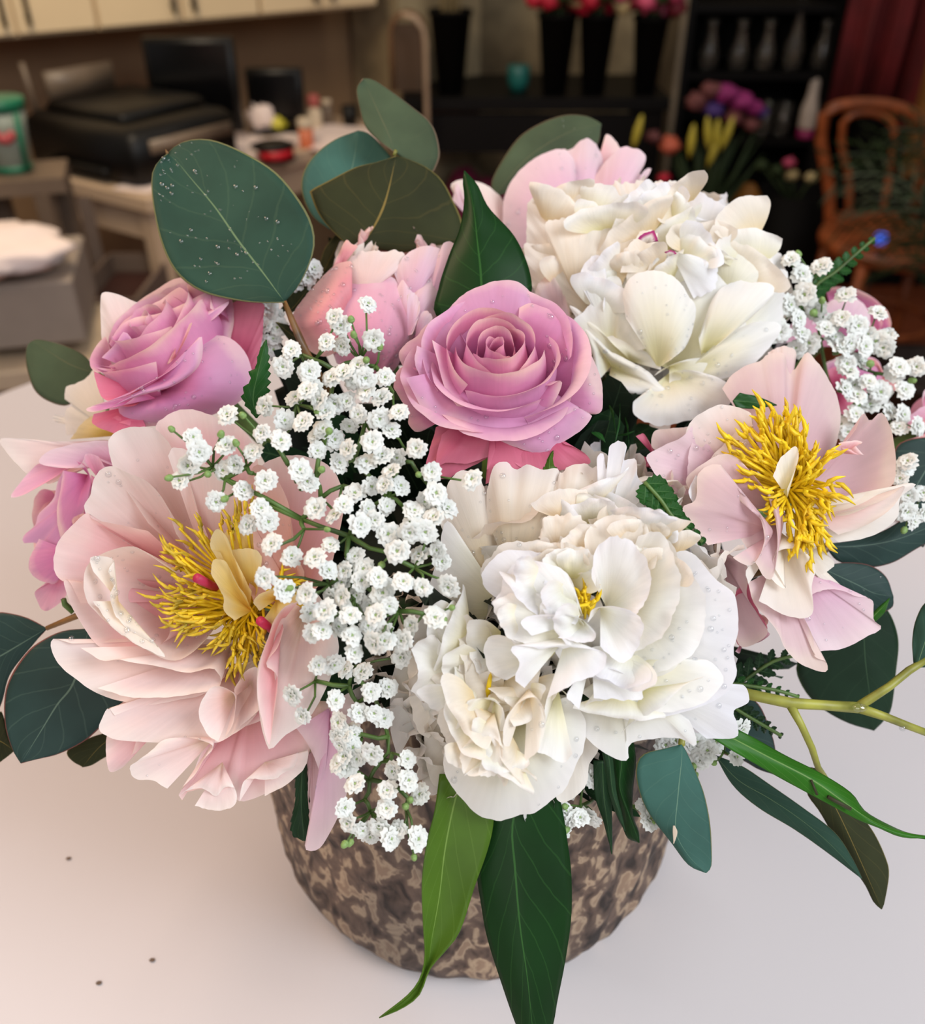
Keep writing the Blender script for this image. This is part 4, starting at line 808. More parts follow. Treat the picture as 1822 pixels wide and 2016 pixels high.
P('C', '820,560', '480,450 620,462 760,440 860,430 900,380 1000,300 1150,290 1240,350 1290,460 1285,560 1210,640 1100,690 960,740 800,752 650,760 560,730 560,640 520,560', D, 8, 2, 15, ruf=.3, jag=1.5, mat=ROSEL, drops=60)
P('C', '800,520', '520,640 640,600 700,560 850,480 960,400 1025,290 1040,330 1035,400 1000,470 900,540 800,575 700,600 560,660', D, -8, -14, 3, roll=1.5, jag=1.5, mat=ROSEL, drops=16, ruf=.3)
P('C', '900,400', '970,230 985,225 960,290 930,350 880,420 858,430 900,350', D, -7, -9, 1, mat=BUDS, jag=1)
P('C', '760,600', '480,470 520,600 600,620 700,560 740,600 680,650 560,640', D, 2, -6, 2, mat=ROSED, jag=1.5)
P('C', '800,610', '720,570 640,600 560,620 470,650 440,665 470,680 560,660 640,640 700,590', D, -6, -12, 1.5, mat=ROSE, jag=1.5)
P('C', '700,640', '480,690 475,740 560,780 660,800 760,780 700,760 560,720', D, 2, -2, 2, mat=ROSED, jag=1.5)

# ---------------- mauve rose, lower left, seen sideways
D = .312; c = W(140, 1010, D + .015)
T = flower('mauve_rose', 'drooping mauve pink rose with torn outer petals at the left edge', 'rose', c, 'pink roses')
P = lambda *a, **k: fan(T, *a, mat=k.pop('mat', ROSEL), **k)
cup_rose(T, W(150, 1020, D + .02), cdir(-.5, .1, .6), .028, [(20, 150, .1, .2, .9, .01, .02), (200, 120, .2, .3, .95, .01, .02), (90, 110, .3, .4, .95, .03, .03), (330, 90, .4, .5, .9, .05, .03), (210, 90, .5, .6, .85, .05, .03)], ROSE, X=Xr)
P('C', '600,900', '500,960 330,1000 250,1050 150,1000 100,960 30,880 0,820 100,815 300,830 560,825 600,860', D, 8, 0, 4, mat=BLUSH, jag=1.5)
P('C', '620,960', '640,975 540,940 450,895 400,960 300,965 200,940 250,880 400,840 560,830 620,900', D, 2, -8, 3, mat=PINKL, jag=2)
P('C', '480,900', '460,900 330,980 220,1050 120,1105 55,1112 130,1010 200,945 330,920', D, 2, -4, 2, mat=BUDP, jag=1.5)
P('C', '470,1050', '330,975 290,1060 270,1130 200,1200 180,1260 125,1310 120,1350 200,1360 150,1440 160,1510 260,1560 380,1570 440,1450 470,1250', D, 6, -4, 8, mat=ROSEL, jag=2.5)
P('C', '450,1000', '320,980 310,1080 290,1200 320,1340 380,1280 430,1200 470,1060 440,960 390,930', D, -2, -8, 4, mat=ROSE, jag=2)
P('C', '520,1040', '430,930 440,895 500,905 530,950 560,1000 480,1060 465,1000', D, -4, -11, 2, mat=BUDP, jag=1)
P('C', '330,1480', '240,1560 180,1600 190,1650 230,1700 300,1665 340,1620 360,1560 340,1500', D, 0, -8, 3, mat=BUDP, jag=1.5)
P('C', '380,1400', '200,1330 150,1440 180,1520 280,1560 340,1480', D, -6, -9, 3, mat=ROSE, jag=2)
P('C', '450,1300', '390,1290 370,1230 430,1200 480,1230 470,1290', D, -7, -12, 1, mat=BUDS, jag=1)

# ---------------- cream flower back left
D = .335; c = W(180, 800, D)
T = flower('cream_peony', 'small cream flower with an orange throat peeking out behind the left rose', 'flower', c)
P = lambda *a, **k: fan(T, *a, mat=k.pop('mat', WHITEC), **k)
P('C', '560,780', '340,800 330,680 370,640 330,610 350,550 440,508 500,450 520,600 560,700', D, 0, 2, 4, jag=4)
P('C', '620,800', '360,820 420,740 480,700 560,740 640,800 560,830', D, -4, -6, 2, mat=YPET, jag=2)
P('C', '520,760', '280,690 270,720 320,740 360,720 380,690', D, 1, 4, 1, jag=4)

# ---------------- blush peony with yellow stamens, left
D = .272; c = W(500, 1190, D + .012)
T = flower('blush_peony', 'wide open blush pink peony with a mass of yellow stamens, lower left', 'flower', c, 'blush peonies')
P = lambda *a, **k: fan(T, *a, mat=k.pop('mat', BLUSH), **k)
P('C', '1200,1600', '800,800 800,740 860,700 900,680 960,665 1070,690 1130,720 1240,770 1300,860 1330,1000 1340,1200', D, 24, 16, 3, mat=BLUSHP, jag=4, drops=12)
P('C', '1150,1600', '760,1250 600,1000 555,860 570,800 620,770 700,755 790,765 860,830 900,900 960,1000 1000,1150 1060,1300', D, 24, 8, -4, jag=4, drops=20, mat=BLUSH, ruf=1.0)
P('C', '1100,1600', '860,900 900,860 1000,900 1100,980 1200,1060 1250,1150 1280,1300', D, 22, 6, 2, jag=4, mat=BLUSH)
P('C', '1150,1650', '640,1340 540,1280 460,1230 430,1170 460,1110 490,1010 560,955 650,990 760,1040 850,1150 900,1300', D, 24, 4, -4, jag=3, drops=20, mat=BLUSH, ruf=1)
P('C', '1100,1600', '480,1500 400,1560 310,1540 275,1480 280,1400 320,1310 390,1240 450,1195 480,1230 620,1260 760,1290', D, 22, 2, -2, jag=2, mat=BLUSHP)
P('C', '1480,1700', '1280,1000 1380,930 1500,900 1680,950 1760,1100 1740,1300 1680,1500 1560,1660', D, 18, 8, 3, jag=3, mat=BLUSHP)
P('C', '1560,1700', '1300,1650 1270,1560 1300,1450 1290,1250 1240,1150 1300,960 1400,1000 1480,1150 1500,1350 1560,1500', D, 8, -4, 5, jag=3, mat=SALMON, drops=40)
# curled outer ring
P('F', '1100,200', '380,210 330,110 300,110 340,230 400,330 450,400 520,435 600,442 720,425 800,350 760,200', D, 22, 0, 0, mat=BLUSHP, jag=1, ruf=.4)
# big bowl petal facing the stamens
P('F', '1100,180', '820,60 700,-20 620,-60 500,-30 420,20 395,110 410,200 470,270 560,350 680,425 800,480 880,462 960,395 1020,320 1060,260', D, 20, -6, -7, roll=-1.5, mat=BLUSH, jag=2, ruf=.7, drops=60, qexp=1.2)
P('F', '560,200', '440,60 430,0 480,-20 540,10 510,60 545,110 520,170 540,250 600,330 720,400 780,460 650,410 520,310 440,200', D, -4, -9.5, 1, mat=WHITEC, jag=6, ruf=.8, drops=30)
# lower left long petals
P('F', '1120,380', '340,400 250,378 243,430 280,500 360,570 450,630 560,670 700,690 850,665 960,640 1060,560', D, 18, -2, 4, mat=BLUSH, jag=1.5, drops=14, ruf=.5)
P('F', '1100,400', '380,420 480,480 560,475 630,490 760,510 880,540 1000,520 1040,600 900,640 760,655 600,650 460,610', D, 14, -8, 3, mat=BLUSH, jag=4, ruf=.8)
P('F', '1160,500', '560,690 620,665 800,690 950,620 1080,560 1100,650 900,800 700,800 600,790', D, 12, 2, 2, mat=SALMON, jag=1)
P('F', '900,640', '560,690 520,780 500,880 515,1000 570,990 610,950 640,870 660,780', D, 8, 2, 1, mat=BLUSHP, jag=1)
P('F', '1200,480', '540,740 510,705 465,800 510,840 580,858 680,866 780,868 900,850 1010,868 1100,830 1190,760 1240,680', D, 10, -5, 4, mat=BLUSH, jag=2, ruf=.6)
P('F', '1180,640', '860,1140 845,1105 900,1040 960,900 1060,830 1220,770 1330,690 1400,740 1450,820 1462,890 1440,960 1350,1050 1250,1110 1130,1148 1110,1085 1060,1080 1030,1120 960,1085 880,1100', D, 16, 0, 6, mat=BLUSHP, jag=2, ruf=.5, qexp=.9)
P('F', '1050,960', '845,1120 880,1095 960,1085 1020,1120 1060,1080 1110,1085 1115,1150 1080,1180 1000,1187 920,1165', D, 1, -6, 3, mat=BLUSH, jag=2)
P('F', '1250,960', '1130,1148 1150,1050 1220,1040 1300,1040 1340,1010 1400,980 1455,900 1440,980 1360,1060 1250,1120', D, 0, -5, 2, mat=BLUSH, jag=2)
P('F', '1020,840', '790,1085 720,1045 640,1040 610,985 650,955 720,900 780,852 900,845 1005,885 960,950 920,1020 860,1080', D, 0, -8, 3, mat=BLUSH, jag=2, drops=4)
P('F', '1180,600', '1110,650 1110,610 1160,530 1215,518 1240,600 1230,700 1150,780 1090,830', D, 4, -8, 2, mat=BLUSH, jag=2)
P('F', '1120,640', '1030,862 980,830 945,760 945,690 990,612 1050,605 1105,640 1110,700 1100,780 1060,850', D, 0, -13, 4, mat=BLUSH, jag=1.5, ruf=.3)
P('F', '1440,240', '1380,205 1300,280 1255,400 1215,520 1215,640 1225,740 1245,840 1275,902 1340,840 1430,780 1500,690 1560,560 1600,420 1560,260 1500,160', D, 6, -12, 9, mat=BLUSH, jag=2, ruf=.5, qexp=.8)
P('F', '1330,300', '1410,200 1330,240 1270,360 1225,500 1215,640 1240,780 1270,880 1290,760 1310,560 1255,500 1310,420 1340,330', D, -8, -17, 1.5, mat=BLUSHP, jag=2, ruf=.4)
P('F', '1560,700', '1400,800 1450,870 1500,980 1530,1110 1510,1200 1470,1290 1440,1345 1450,1378 1510,1365 1570,1270 1625,1150 1640,1060 1610,950 1570,860 1640,760', D, 4, -2, 4, mat=PINKL, jag=1, ruf=.5)
P('F', '1480,900', '1445,940 1450,1040 1455,1150 1470,1290 1500,1200 1530,1100 1510,1000', D, 6, 3, 1, mat=MAUVE, jag=1)
P('F', '1500,640', '1420,800 1480,850 1560,930 1680,850 1700,740 1640,600', D, 8, 4, 4, mat=BLUSH, jag=1)
# stamens
def stamens(T, cen, D, z0, tips, mat, lift=10, n_between=2, r=.00042, ant=.0008, jit=16):
    mb, ma = MB(), MB(); P_ = []
    tl = list(tips)
    for i in range(len(tl)):
        P_.append(tl[i])
        for q in range(n_between):
            j = rnd.randrange(max(0, i - 2), min(len(tl), i + 3)); f = rnd.random()
            P_.append([tl[i][0] * f + tl[j][0] * (1 - f) + rnd.uniform(-jit, jit), tl[i][1] * f + tl[j][1] * (1 - f) + rnd.uniform(-jit, jit)])
    for p in P_:
        s = rnd.uniform(.75, 1.0) if rnd.random() < .6 else rnd.uniform(.5, .8); x = cen[0] + (p[0] - cen[0]) * s; y = cen[1] + (p[1] - cen[1]) * s
        zt = z0 - lift * rnd.uniform(.6, 1.2); b0 = W(cen[0] + rnd.uniform(-22, 22), cen[1] + rnd.uniform(-22, 22), D + z0 * .001)
        tp = W(x, y, D + zt * .001); md = (b0 + tp) / 2 + BK * .003 + Vector((rnd.uniform(-.001, .001), rnd.uniform(-.001, .001), 0))
        S2 = [bez(b0, md, tp, t / 6) for t in range(7)]; mb.tube(S2, r, 5)
        d = (S2[-1] - S2[-2]).normalized() + Vector((rnd.uniform(-.6, .6), rnd.uniform(-.6, .6), rnd.uniform(-.6, .6))); d.normalize()
        L2 = rnd.uniform(.004, .0075); bd = d.orthogonal().normalized() * .0008
        ma.tube([tp - d * L2 * .3, tp + bd, tp + d * L2 * .4 + bd, tp + d * L2 * .8], [ant * .3, ant * .85, ant * .6, ant * .12], 4)
    mb.build('filaments', YEL, T, stuff=True); ma.build('anthers', mat, T, stuff=True)
tl = [p for p in pts('C', '1240,1130 1190,1180 1000,1215 970,1270 890,1300 820,1340 835,1390 830,1420 850,1460 840,1500 830,1560 860,1560 770,1630 800,1650 830,1680 810,1720 830,1755 880,1760 940,1790')] + pts('F', '860,325 890,345 960,340 1000,400 990,410 1050,400 1110,410 1150,400 1090,490 1070,530 1120,520 1160,520 1210,470 1245,420 1250,330')
stamens(T, (500, 1195), D, 9, tl, YELD, 14, 3)
stamens(T, (520, 1170), D, 4, pts('F', '1330,200 1390,120 1400,200 1360,260 1320,140 1290,90'), YEL, 6, 4)
P('C', '1280,1700', '1130,1400 1080,1380 1085,1310 1120,1280 1170,1330 1200,1420 1240,1500 1290,1600', D, -2, -9, 2, mat=YPET, jag=3, ruf=.8)
P('C', '1290,1700', '1200,1750 1150,1700 1150,1640 1110,1560 1080,1500 1100,1440 1160,1450 1200,1540 1260,1620', D, -4, -12, 1.5, mat=YPET, jag=4, ruf=.8)
P('C', '1300,1650', '1180,1500 1140,1420 1180,1390 1280,1380 1340,1420 1330,1520 1320,1600', D, 0, -6, 2, mat=YPET, jag=3)
P('C', '1310,1500', '1150,1380 1130,1330 1200,1260 1260,1240 1310,1290 1330,1400', D, 2, -3, 2, mat=YPET, jag=2)
P('C', '1420,1640', '1330,1700 1300,1650 1360,1600 1460,1590 1540,1650 1440,1700 1400,1780 1340,1760', D, -2, -7, 2, mat=YPET, jag=3)
for a, b_ in (((1105, 1580), (1010, 1530)), ((1400, 1800), (1335, 1750))):
    p0, p1 = pts('C', '%d,%d %d,%d' % (a + b_)); MB().tube([W(*p0, D - .002), W(*p1, D - .013)], [.0012, .0014], 10).build('carpel', CARP, T, label='magenta carpel tip')

# ---------------- blush peony with yellow stamens, right
D = .288; c = W(1560, 985, D + .01)
T = flower('blush_peony', 'loose mauve blush peony with bright yellow stamens on the right', 'flower', c, 'blush peonies')
P = lambda *a, **k: fan(T, *a, mat=k.pop('mat', MAUVE), **k)
P('E', '1000,900', '640,330 720,230 850,180 900,130 990,130 1010,200 1050,230 1120,130 1190,200 1260,300 1310,430 1310,560 1260,700 1150,760', D, 14, 22, 6, jag=3, ruf=.8, qexp=.8)
P('E', '1000,600', '900,130 950,100 1000,90 1060,120 1040,220 980,260', D, 20, 24, 2, jag=3)
P('E', '1100,950', '1200,760 1270,680 1350,620 1400,560 1440,470 1480,515 1540,468 1590,540 1620,650 1622,850 1560,900 1400,960 1230,1000', D, 12, 8, -6, jag=2, mat=MAUVE)
P('E', '1330,700', '1300,640 1400,625 1440,640 1400,655 1445,712 1380,680 1320,665', D, 2, 0, .5, mat=BLUSHP, jag=1, na=24, nt=8)
P('E', '1050,1000', '1220,1180 1180,1100 1130,1015 1300,990 1450,960 1570,900 1690,868 1742,880 1650,950 1640,1050 1560,1130 1450,1180 1300,1202', D, 10, 0, 5, jag=2, mat=WHITEC, ruf=.8)
P('E', '1150,1060', '1250,1120 1230,1050 1400,1020 1560,960 1680,880 1600,1010 1450,1110 1300,1160', D, 2, -4, -2, jag=2, mat=BLUSH)
P('E', '600,1000', '300,700 240,660 250,580 320,560 480,540 600,480 650,640', D, 16, 10, 3, jag=2, mat=MAUVE)
P('E', '850,900', '430,600 480,500 600,430 720,430 810,480 750,540 700,590 650,650 560,740 480,830 420,900', D, 8, -4, 5, jag=3, mat=BLUSH, drops=30)
P('E', '760,880', '340,930 300,880 215,740 240,690 320,650 420,600 480,530 500,560 450,700 440,860 400,940', D, 10, -3, 4, jag=2, mat=PINKL, drops=30)
P('E', '1000,1040', '500,950 440,880 450,820 560,740 640,700 720,720 800,800 880,900 920,1000 950,1120 950,1250 930,1400 880,1400 830,1320 700,1100', D, 6, -10, 7, jag=2.5, mat=MAUVE, ruf=.6)
P('E', '940,1140', '560,1220 440,1060 420,1000 490,960 500,830 560,770 640,768 650,820 690,840 700,890 740,970 800,990 850,1060 880,1160 860,1260 800,1335 700,1290', D, -2, -14, 7, jag=3, mat=MAUVE, ruf=.6, drops=10)
P('E', '520,900', '485,1005 450,920 470,860 498,820 500,900', D, -8, -13, .5, jag=1, mat=WHITEB, na=20, nt=6)
P('E', '1000,1150', '1160,1360 1170,1240 1220,1250 1275,1320 1240,1370 1180,1400 1250,1420 1330,1460 1320,1480 1240,1470 1150,1480 1060,1400', D, 8, -2, 3, jag=3, mat=WHITEC)
P('E', '1000,1300', '1100,1620 1150,1500 1250,1470 1330,1480 1400,1510 1490,1530 1500,1640 1545,1688 1460,1740 1350,1800 1200,1818 1160,1800 1100,1700', D, 10, -4, 5, jag=2, mat=PINKL, drops=12)
P('E', '950,1350', '790,1430 820,1550 900,1640 960,1720 1000,1810 1080,1890 1180,1930 1235,1932 1230,1880 1165,1850 1160,1760 1120,1660 1060,1560', D, 6, -8, 4, jag=1.5, mat=MAUVE)
P('E', '980,1150', '790,1440 775,1360 850,1310 900,1390 1000,1470 970,1400 930,1330 960,1250 1100,1250 1170,1350 1150,1450 1155,1600 1080,1635 950,1600 850,1530', D, 4, -10, 5, jag=3, mat=WHITEC, ruf=.9)
P('E', '640,1300', '420,1240 560,1215 700,1280 790,1350 780,1500 840,1620 900,1720 760,1800 700,1700 600,1500', D, 14, 2, 5, mat=MAUVE, jag=2)
P('E', '700,1560', '700,1500 790,1430 850,1600 900,1700 820,1720 740,1790 700,1700', D, 8, 3, 2, mat=ROSED, jag=2)
P('E', '760,1760', '700,1690 850,1690 912,1722 850,1770 760,1792 740,1832 715,1822', D, 10, 2, 1, mat=BUDP, jag=1)
P('E', '820,1640', '840,1600 880,1620 905,1640 880,1690 830,1670', D, 9, 4, 1, mat=BUDS, jag=1)
P('E', '300,760', '150,600 200,590 240,680 230,740 180,780 160,700', D, 16, 10, 2, mat=ROSED, jag=2)
P('E', '300,800', '160,760 200,720 260,800 280,860 220,900 190,840', D, 18, 12, 1, mat=ROSED, jag=2)
tl = pts('E', '640,650 700,600 740,550 830,430 800,520 880,480 960,440 960,500 1000,460 1060,520 1100,545 1020,640 1190,650 1150,660 1270,710 1240,760 1190,800 1335,880 1240,940 1240,1040 1200,1080 1260,1180 1220,1210 1170,1220 1160,1340 1150,1290 1100,1260 1030,1250 980,1180 920,1040 880,960 800,800 740,740')
stamens(T, (1200 + 1030 / 2.88, 650 + 900 / 2.88), D, 4, tl, YEL, 13, 4, r=.0005, ant=.0010)
P('E', '1010,950', '930,830 960,740 1010,690 1060,660 1075,720 1050,800 1010,900', D, -4, -12, 1.5, mat=WHITE, jag=2)

# ---------------- pink roses glimpsed at the right edge
D = .37; c = W(1665, 640, D + .01)
T = flower('pink_rose', 'soft pink rose half hidden by small white blossoms at the upper right', 'rose', c, 'pink roses')
P = lambda *a, **k: fan(T, *a, mat=k.pop('mat', PINKL), **k)
cup_rose(T, c, cdir(.2, .5, .7), .022, [(0, 160, .1, .2, .9, .01, .02), (120, 110, .3, .4, .95, .01, .02), (240, 110, .5, .6, .9, .03, .03), (0, 90, .7, .8, .85, .05, .03)], ROSE, X=Xr)
P('R', '560,720', '400,640 430,570 540,500 640,505 700,570 710,640 680,720', D, 4, 0, 4, mat=PINKL)
P('R', '500,760', '250,760 280,660 360,600 440,640 520,700', D, 4, 1, 3, mat=BUDP)
P('R', '640,1000', '480,900 480,840 600,810 720,820 770,880 760,960 700,1080 560,1120 520,1000', D, 4, 0, 4, mat=ROSE)
P('R', '760,900', '690,830 740,830 790,900 850,960 820,1000 740,1000', D, 2, -1, 2, mat=BUDS)
P('R', '520,1000', '480,880 560,860 660,960 700,1020 600,1100 560,1120', D, 0, -3, 2, mat=ROSED)
D = .35; c = W(1850, 845, D)
T = flower('pink_rose', 'pink rose petal edge cut by the right side of the picture', 'rose', c, 'pink roses')
P = lambda *a, **k: fan(T, *a, mat=k.pop('mat', BUDP), **k)
P('R', '1150,1180', '900,1190 880,1150 940,1110 1000,1070 1100,1040 1200,1060 1200,1200 1040,1240 900,1255', D, 4, -2, 5)
P('R', '1180,1150', '880,1200 960,1150 1100,1150 1200,1180 1100,1260 900,1260', D, 0, -4, 3, mat=BUDS)
cup_rose(T, W(1868, 850, D + .012), cdir(.3, .5, .7), .021, [(20, 160, .08, .14, .95, .01, .02), (200, 120, .2, .28, .95, .01, .02), (90, 110, .34, .42, .93, .02, .03), (330, 100, .48, .56, .9, .04, .03), (210, 95, .62, .7, .88, .06, .03), (90, 90, .74, .8, .86, .1, .03), (330, 85, .8, .84, .84, .12, .03)], BUDP, X=Xr)

# ---------------- large double white peony in front
D = .252; c = W(1130, 1190, D + .022)
T = flower('white_peony', 'largest frilly white peony at the front centre with two lobes', 'flower', c, 'white peonies')
P = lambda *a, **k: fan(T, *a, mat=k.pop('mat', WHITE), **k)
bomb(T, W(1180, 1120, D + .03), cdir(.1, .45, .9), .036, 60, [WHITEC, WHITE, WHITEB], th0=10, th1=105, squash=.7, ruf=.0022, notch=.1)
bomb(T, W(985, 1420, D + .022), cdir(-.05, .1, 1), .026, 44, [WHITE, WHITE, WHITEC], th0=4, th1=95, squash=.75, ruf=.002, notch=.1)
P('G', '540,640', '330,430 300,330 330,200 370,130 430,110 490,150 530,240 580,400', D, 22, 22, 4, jag=3, drops=10, mat=WHITEC)
P('G', '640,620', '520,330 530,180 560,90 620,70 660,110 720,80 790,110 860,100 870,170 850,300 800,400 720,480', D, 20, 20, 6, jag=5, drops=20, mat=WHITEC)
P('G', '900,560', '800,330 850,170 900,95 960,85 1040,95 1100,130 1140,220 1120,360 1050,470', D, 20, 18, 4, jag=9, ruf=1.5, mat=WHITEC, freq=16)
P('G', '1060,520', '1050,150 1045,50 1075,40 1090,100 1105,0 1150,-30 1185,0 1170,60 1230,60 1240,140 1275,200 1285,300 1260,420', D, 22, 14, 2, jag=7, ruf=1.6, mat=WHITEB, freq=16)
P('G', '1250,640', '1180,430 1200,330 1290,310 1300,380 1370,385 1400,450 1440,500 1470,600 1440,720', D, 20, 12, 3, jag=8, ruf=1.4, freq=14)
P('G', '620,760', '430,830 300,900 200,960 180,880 230,720 290,540 330,350 400,420 480,560 520,660', D, 22, 16, 4, jag=3, mat=WHITE)
P('G', '420,900', '105,1470 75,1370 68,1250 72,1100 110,1000 170,940 250,900 330,1000 360,1250 330,1450 250,1490', D, 26, 22, 3, jag=3, mat=WHITE)
P('G', '480,1000', '250,1375 195,1330 165,1220 150,1080 165,950 240,900 330,1000 340,1150 300,1300', D, 22, 14, 3, jag=5, mat=WHITEC)
P('G', '520,1200', '330,1625 270,1590 235,1480 230,1350 260,1250 340,1180 400,1300 380,1480', D, 24, 16, 4, jag=3, mat=WHITEC)
# back-right bowl
P('G', '1180,760', '1320,560 1440,490 1520,520 1600,620 1690,700 1712,850 1690,960 1700,1080 1640,1170 1500,1240 1340,1280 1200,1290 1060,1240', D, 22, 2, 8, jag=3, drops=80, ruf=.8, mat=WHITEB, qexp=.85)
P('G', '1180,780', '1280,480 1380,430 1440,540 1520,640 1560,760 1540,900 1440,1020 1280,1080 1130,1080', D, 18, -4, 5, jag=6, ruf=1.2, drops=20)
P('G', '1120,740', '1240,420 1340,400 1400,500 1440,620 1420,760 1360,880 1240,960 1120,940', D, 14, -6, 4, jag=6, ruf=1.2, mat=WHITE)
P('G', '1110,720', '1000,560 990,400 1070,340 1160,320 1240,340 1270,430 1250,560 1200,660', D, 10, -4, 5, jag=5, ruf=1.2, mat=WHITEC)
P('G', '1090,760', '1020,620 1040,480 1140,420 1240,480 1300,600 1280,720 1220,800', D, 6, -9, 4, jag=6, ruf=1.2, mat=WHITEB)
P('G', '1060,760', '1000,830 1020,770 1100,750 1200,770 1260,830 1240,940 1160,1020 1060,940', D, 2, -11, 3, jag=6, ruf=1.2, mat=WHITEB)
# bottom right skirts
P('G', '1200,1080', '1500,1330 1420,1290 1620,1180 1730,1120 1762,1200 1690,1245 1705,1300 1700,1372 1560,1375', D, 14, 12, 2, jag=2, drops=24, mat=WHITEB)
P('G', '1140,1040', '930,1200 970,1160 1100,1250 1300,1290 1450,1270 1500,1330 1515,1415 1440,1375 1340,1375 1200,1400 1190,1480 1100,1455 1000,1380 940,1280', D, 14, 4, 5, jag=4, drops=24, ruf=.9, mat=WHITE)
P('G', '1150,1000', '960,1100 1010,1020 1100,1060 1250,1090 1420,1060 1560,1000 1640,1100 1560,1200 1400,1250 1200,1250 1050,1200 970,1240', D, 8, -3, 5, jag=5, drops=30, ruf=.9, mat=WHITE)
P('G', '1020,980', '960,1240 900,1180 950,1100 1020,1040 1150,1060 1240,1120 1250,1190 1120,1190 1030,1190', D, 2, -8, 3, jag=5, ruf=.9, mat=WHITEB)
# bottom lobe
P('G', '900,1200', '1000,1290 1060,1400 1010,1500 990,1600 900,1675 850,1650 900,1560 940,1400', D, 16, 10, 3, jag=3, mat=WHITEC)
P('G', '640,1260', '340,1380 320,1480 330,1560 390,1640 400,1660 460,1720 560,1760 700,1742 820,1680 900,1600 960,1480 990,1360 990,1280 900,1180', D, 16, 2, 13, jag=5, ruf=.6, drops=20, mat=WHITE)
P('G', '700,1180', '420,1400 340,1400 300,1300 320,1200 430,1180 500,1250 480,1400', D, 8, -2, 3, jag=6, ruf=1.2, mat=WHITEC)
P('G', '860,1130', '930,1450 880,1490 800,1450 760,1440 790,1330 810,1180 880,1150 930,1200', D, 4, -7, 3, jag=3, mat=WHITE)
P('G', '720,1140', '620,1450 600,1380 620,1270 690,1200 760,1185 800,1260 795,1350 760,1440 700,1490', D, 0, -10, 4, jag=3, mat=WHITEC, drops=8)
P('G', '560,1180', '400,1480 380,1380 400,1260 460,1190 560,1200 610,1260 600,1420 560,1540 500,1530', D, 0, -8, 4, jag=8, ruf=1.5, mat=WHITE, freq=14)
P('G', '560,1250', '420,1540 400,1440 460,1380 540,1370 600,1420 590,1520 540,1560 480,1550', D, -4, -11, 3, jag=8, ruf=1.2, mat=WHITEC)
# frilly ribbons left
P('G', '420,1050', '300,1250 200,1180 170,1150 200,1080 180,960 240,900 290,900 300,1000 420,1080 430,1130 350,1130 420,1180', D, 8, -2, 3, jag=7, ruf=1.6, freq=16)
P('G', '560,900', '520,1095 470,1000 430,1060 400,960 380,850 430,790 480,840 530,850 560,960', D, 8, -3, 3, jag=6, ruf=1.4, mat=WHITEC)
P('G', '480,1120', '290,1250 200,1170 250,1120 350,1140 450,1190 480,1260 400,1280', D, 2, -5, 2, jag=6, ruf=1.2, mat=WHITE)
# centre left mass
P('G', '940,760', '820,440 800,430 700,445 620,450 560,490 500,560 500,620 540,680 620,720 760,640', D, 8, 2, 6, jag=5, ruf=1.0, mat=WHITEC, drops=8)
P('G', '960,800', '860,500 700,490 600,490 520,560 500,620 540,690 620,740 740,760 860,740', D, 4, -4, 6, jag=6, ruf=1.1, mat=WHITEB)
P('G', '980,800', '620,760 540,740 580,700 640,560 760,540 880,580 930,640 950,740', D, 0, -9, 6, jag=6, ruf=1.3, mat=WHITEB)
P('G', '1000,880', '780,960 640,900 600,840 560,780 560,720 680,690 800,700 920,760 980,830', D, 0, -11, 5, jag=7, ruf=1.3, mat=WHITE)
P('G', '980,820', '740,890 690,840 720,800 840,790 950,800 1040,880 1000,920 860,900', D, -4, -14, 2, jag=4, ruf=.8, mat=WHITEB)
P('G', '860,960', '620,1100 540,1060 510,960 530,900 600,890 680,960 740,1060 700,1120', D, 2, -6, 4, jag=5, ruf=1, mat=WHITE)
P('G', '900,900', '700,1140 660,1090 680,1020 640,940 800,950 960,950 1085,975 1050,1060 940,1120 810,1180', D, -4, -13, 4, jag=6, ruf=1.2, mat=WHITEB)
P('G', '860,500', '760,420 800,330 880,320 980,340 1000,420 960,520 880,540', D, 8, 3, 3, jag=8, ruf=1.6, mat=WHITEC)
P('G', '980,640', '860,560 840,460 900,430 970,400 1010,470 1000,560', D, 6, 0, 2, jag=8, ruf=1.4, mat=WHITEC)
stamens(T, (740 + 970 / 2.397, 880 + 760 / 2.397), D, 6, pts('G', '950,690 975,680 985,700 960,720 1020,750'), YEL, 8, 3)
m = MB(); p0, p1 = pts('G', '525,1180 545,1060'); m.tube([W(*p0, D - .001), W(*p1, D - .004)], [.0009, .0005], 6); m.build('filament', YEL, T)

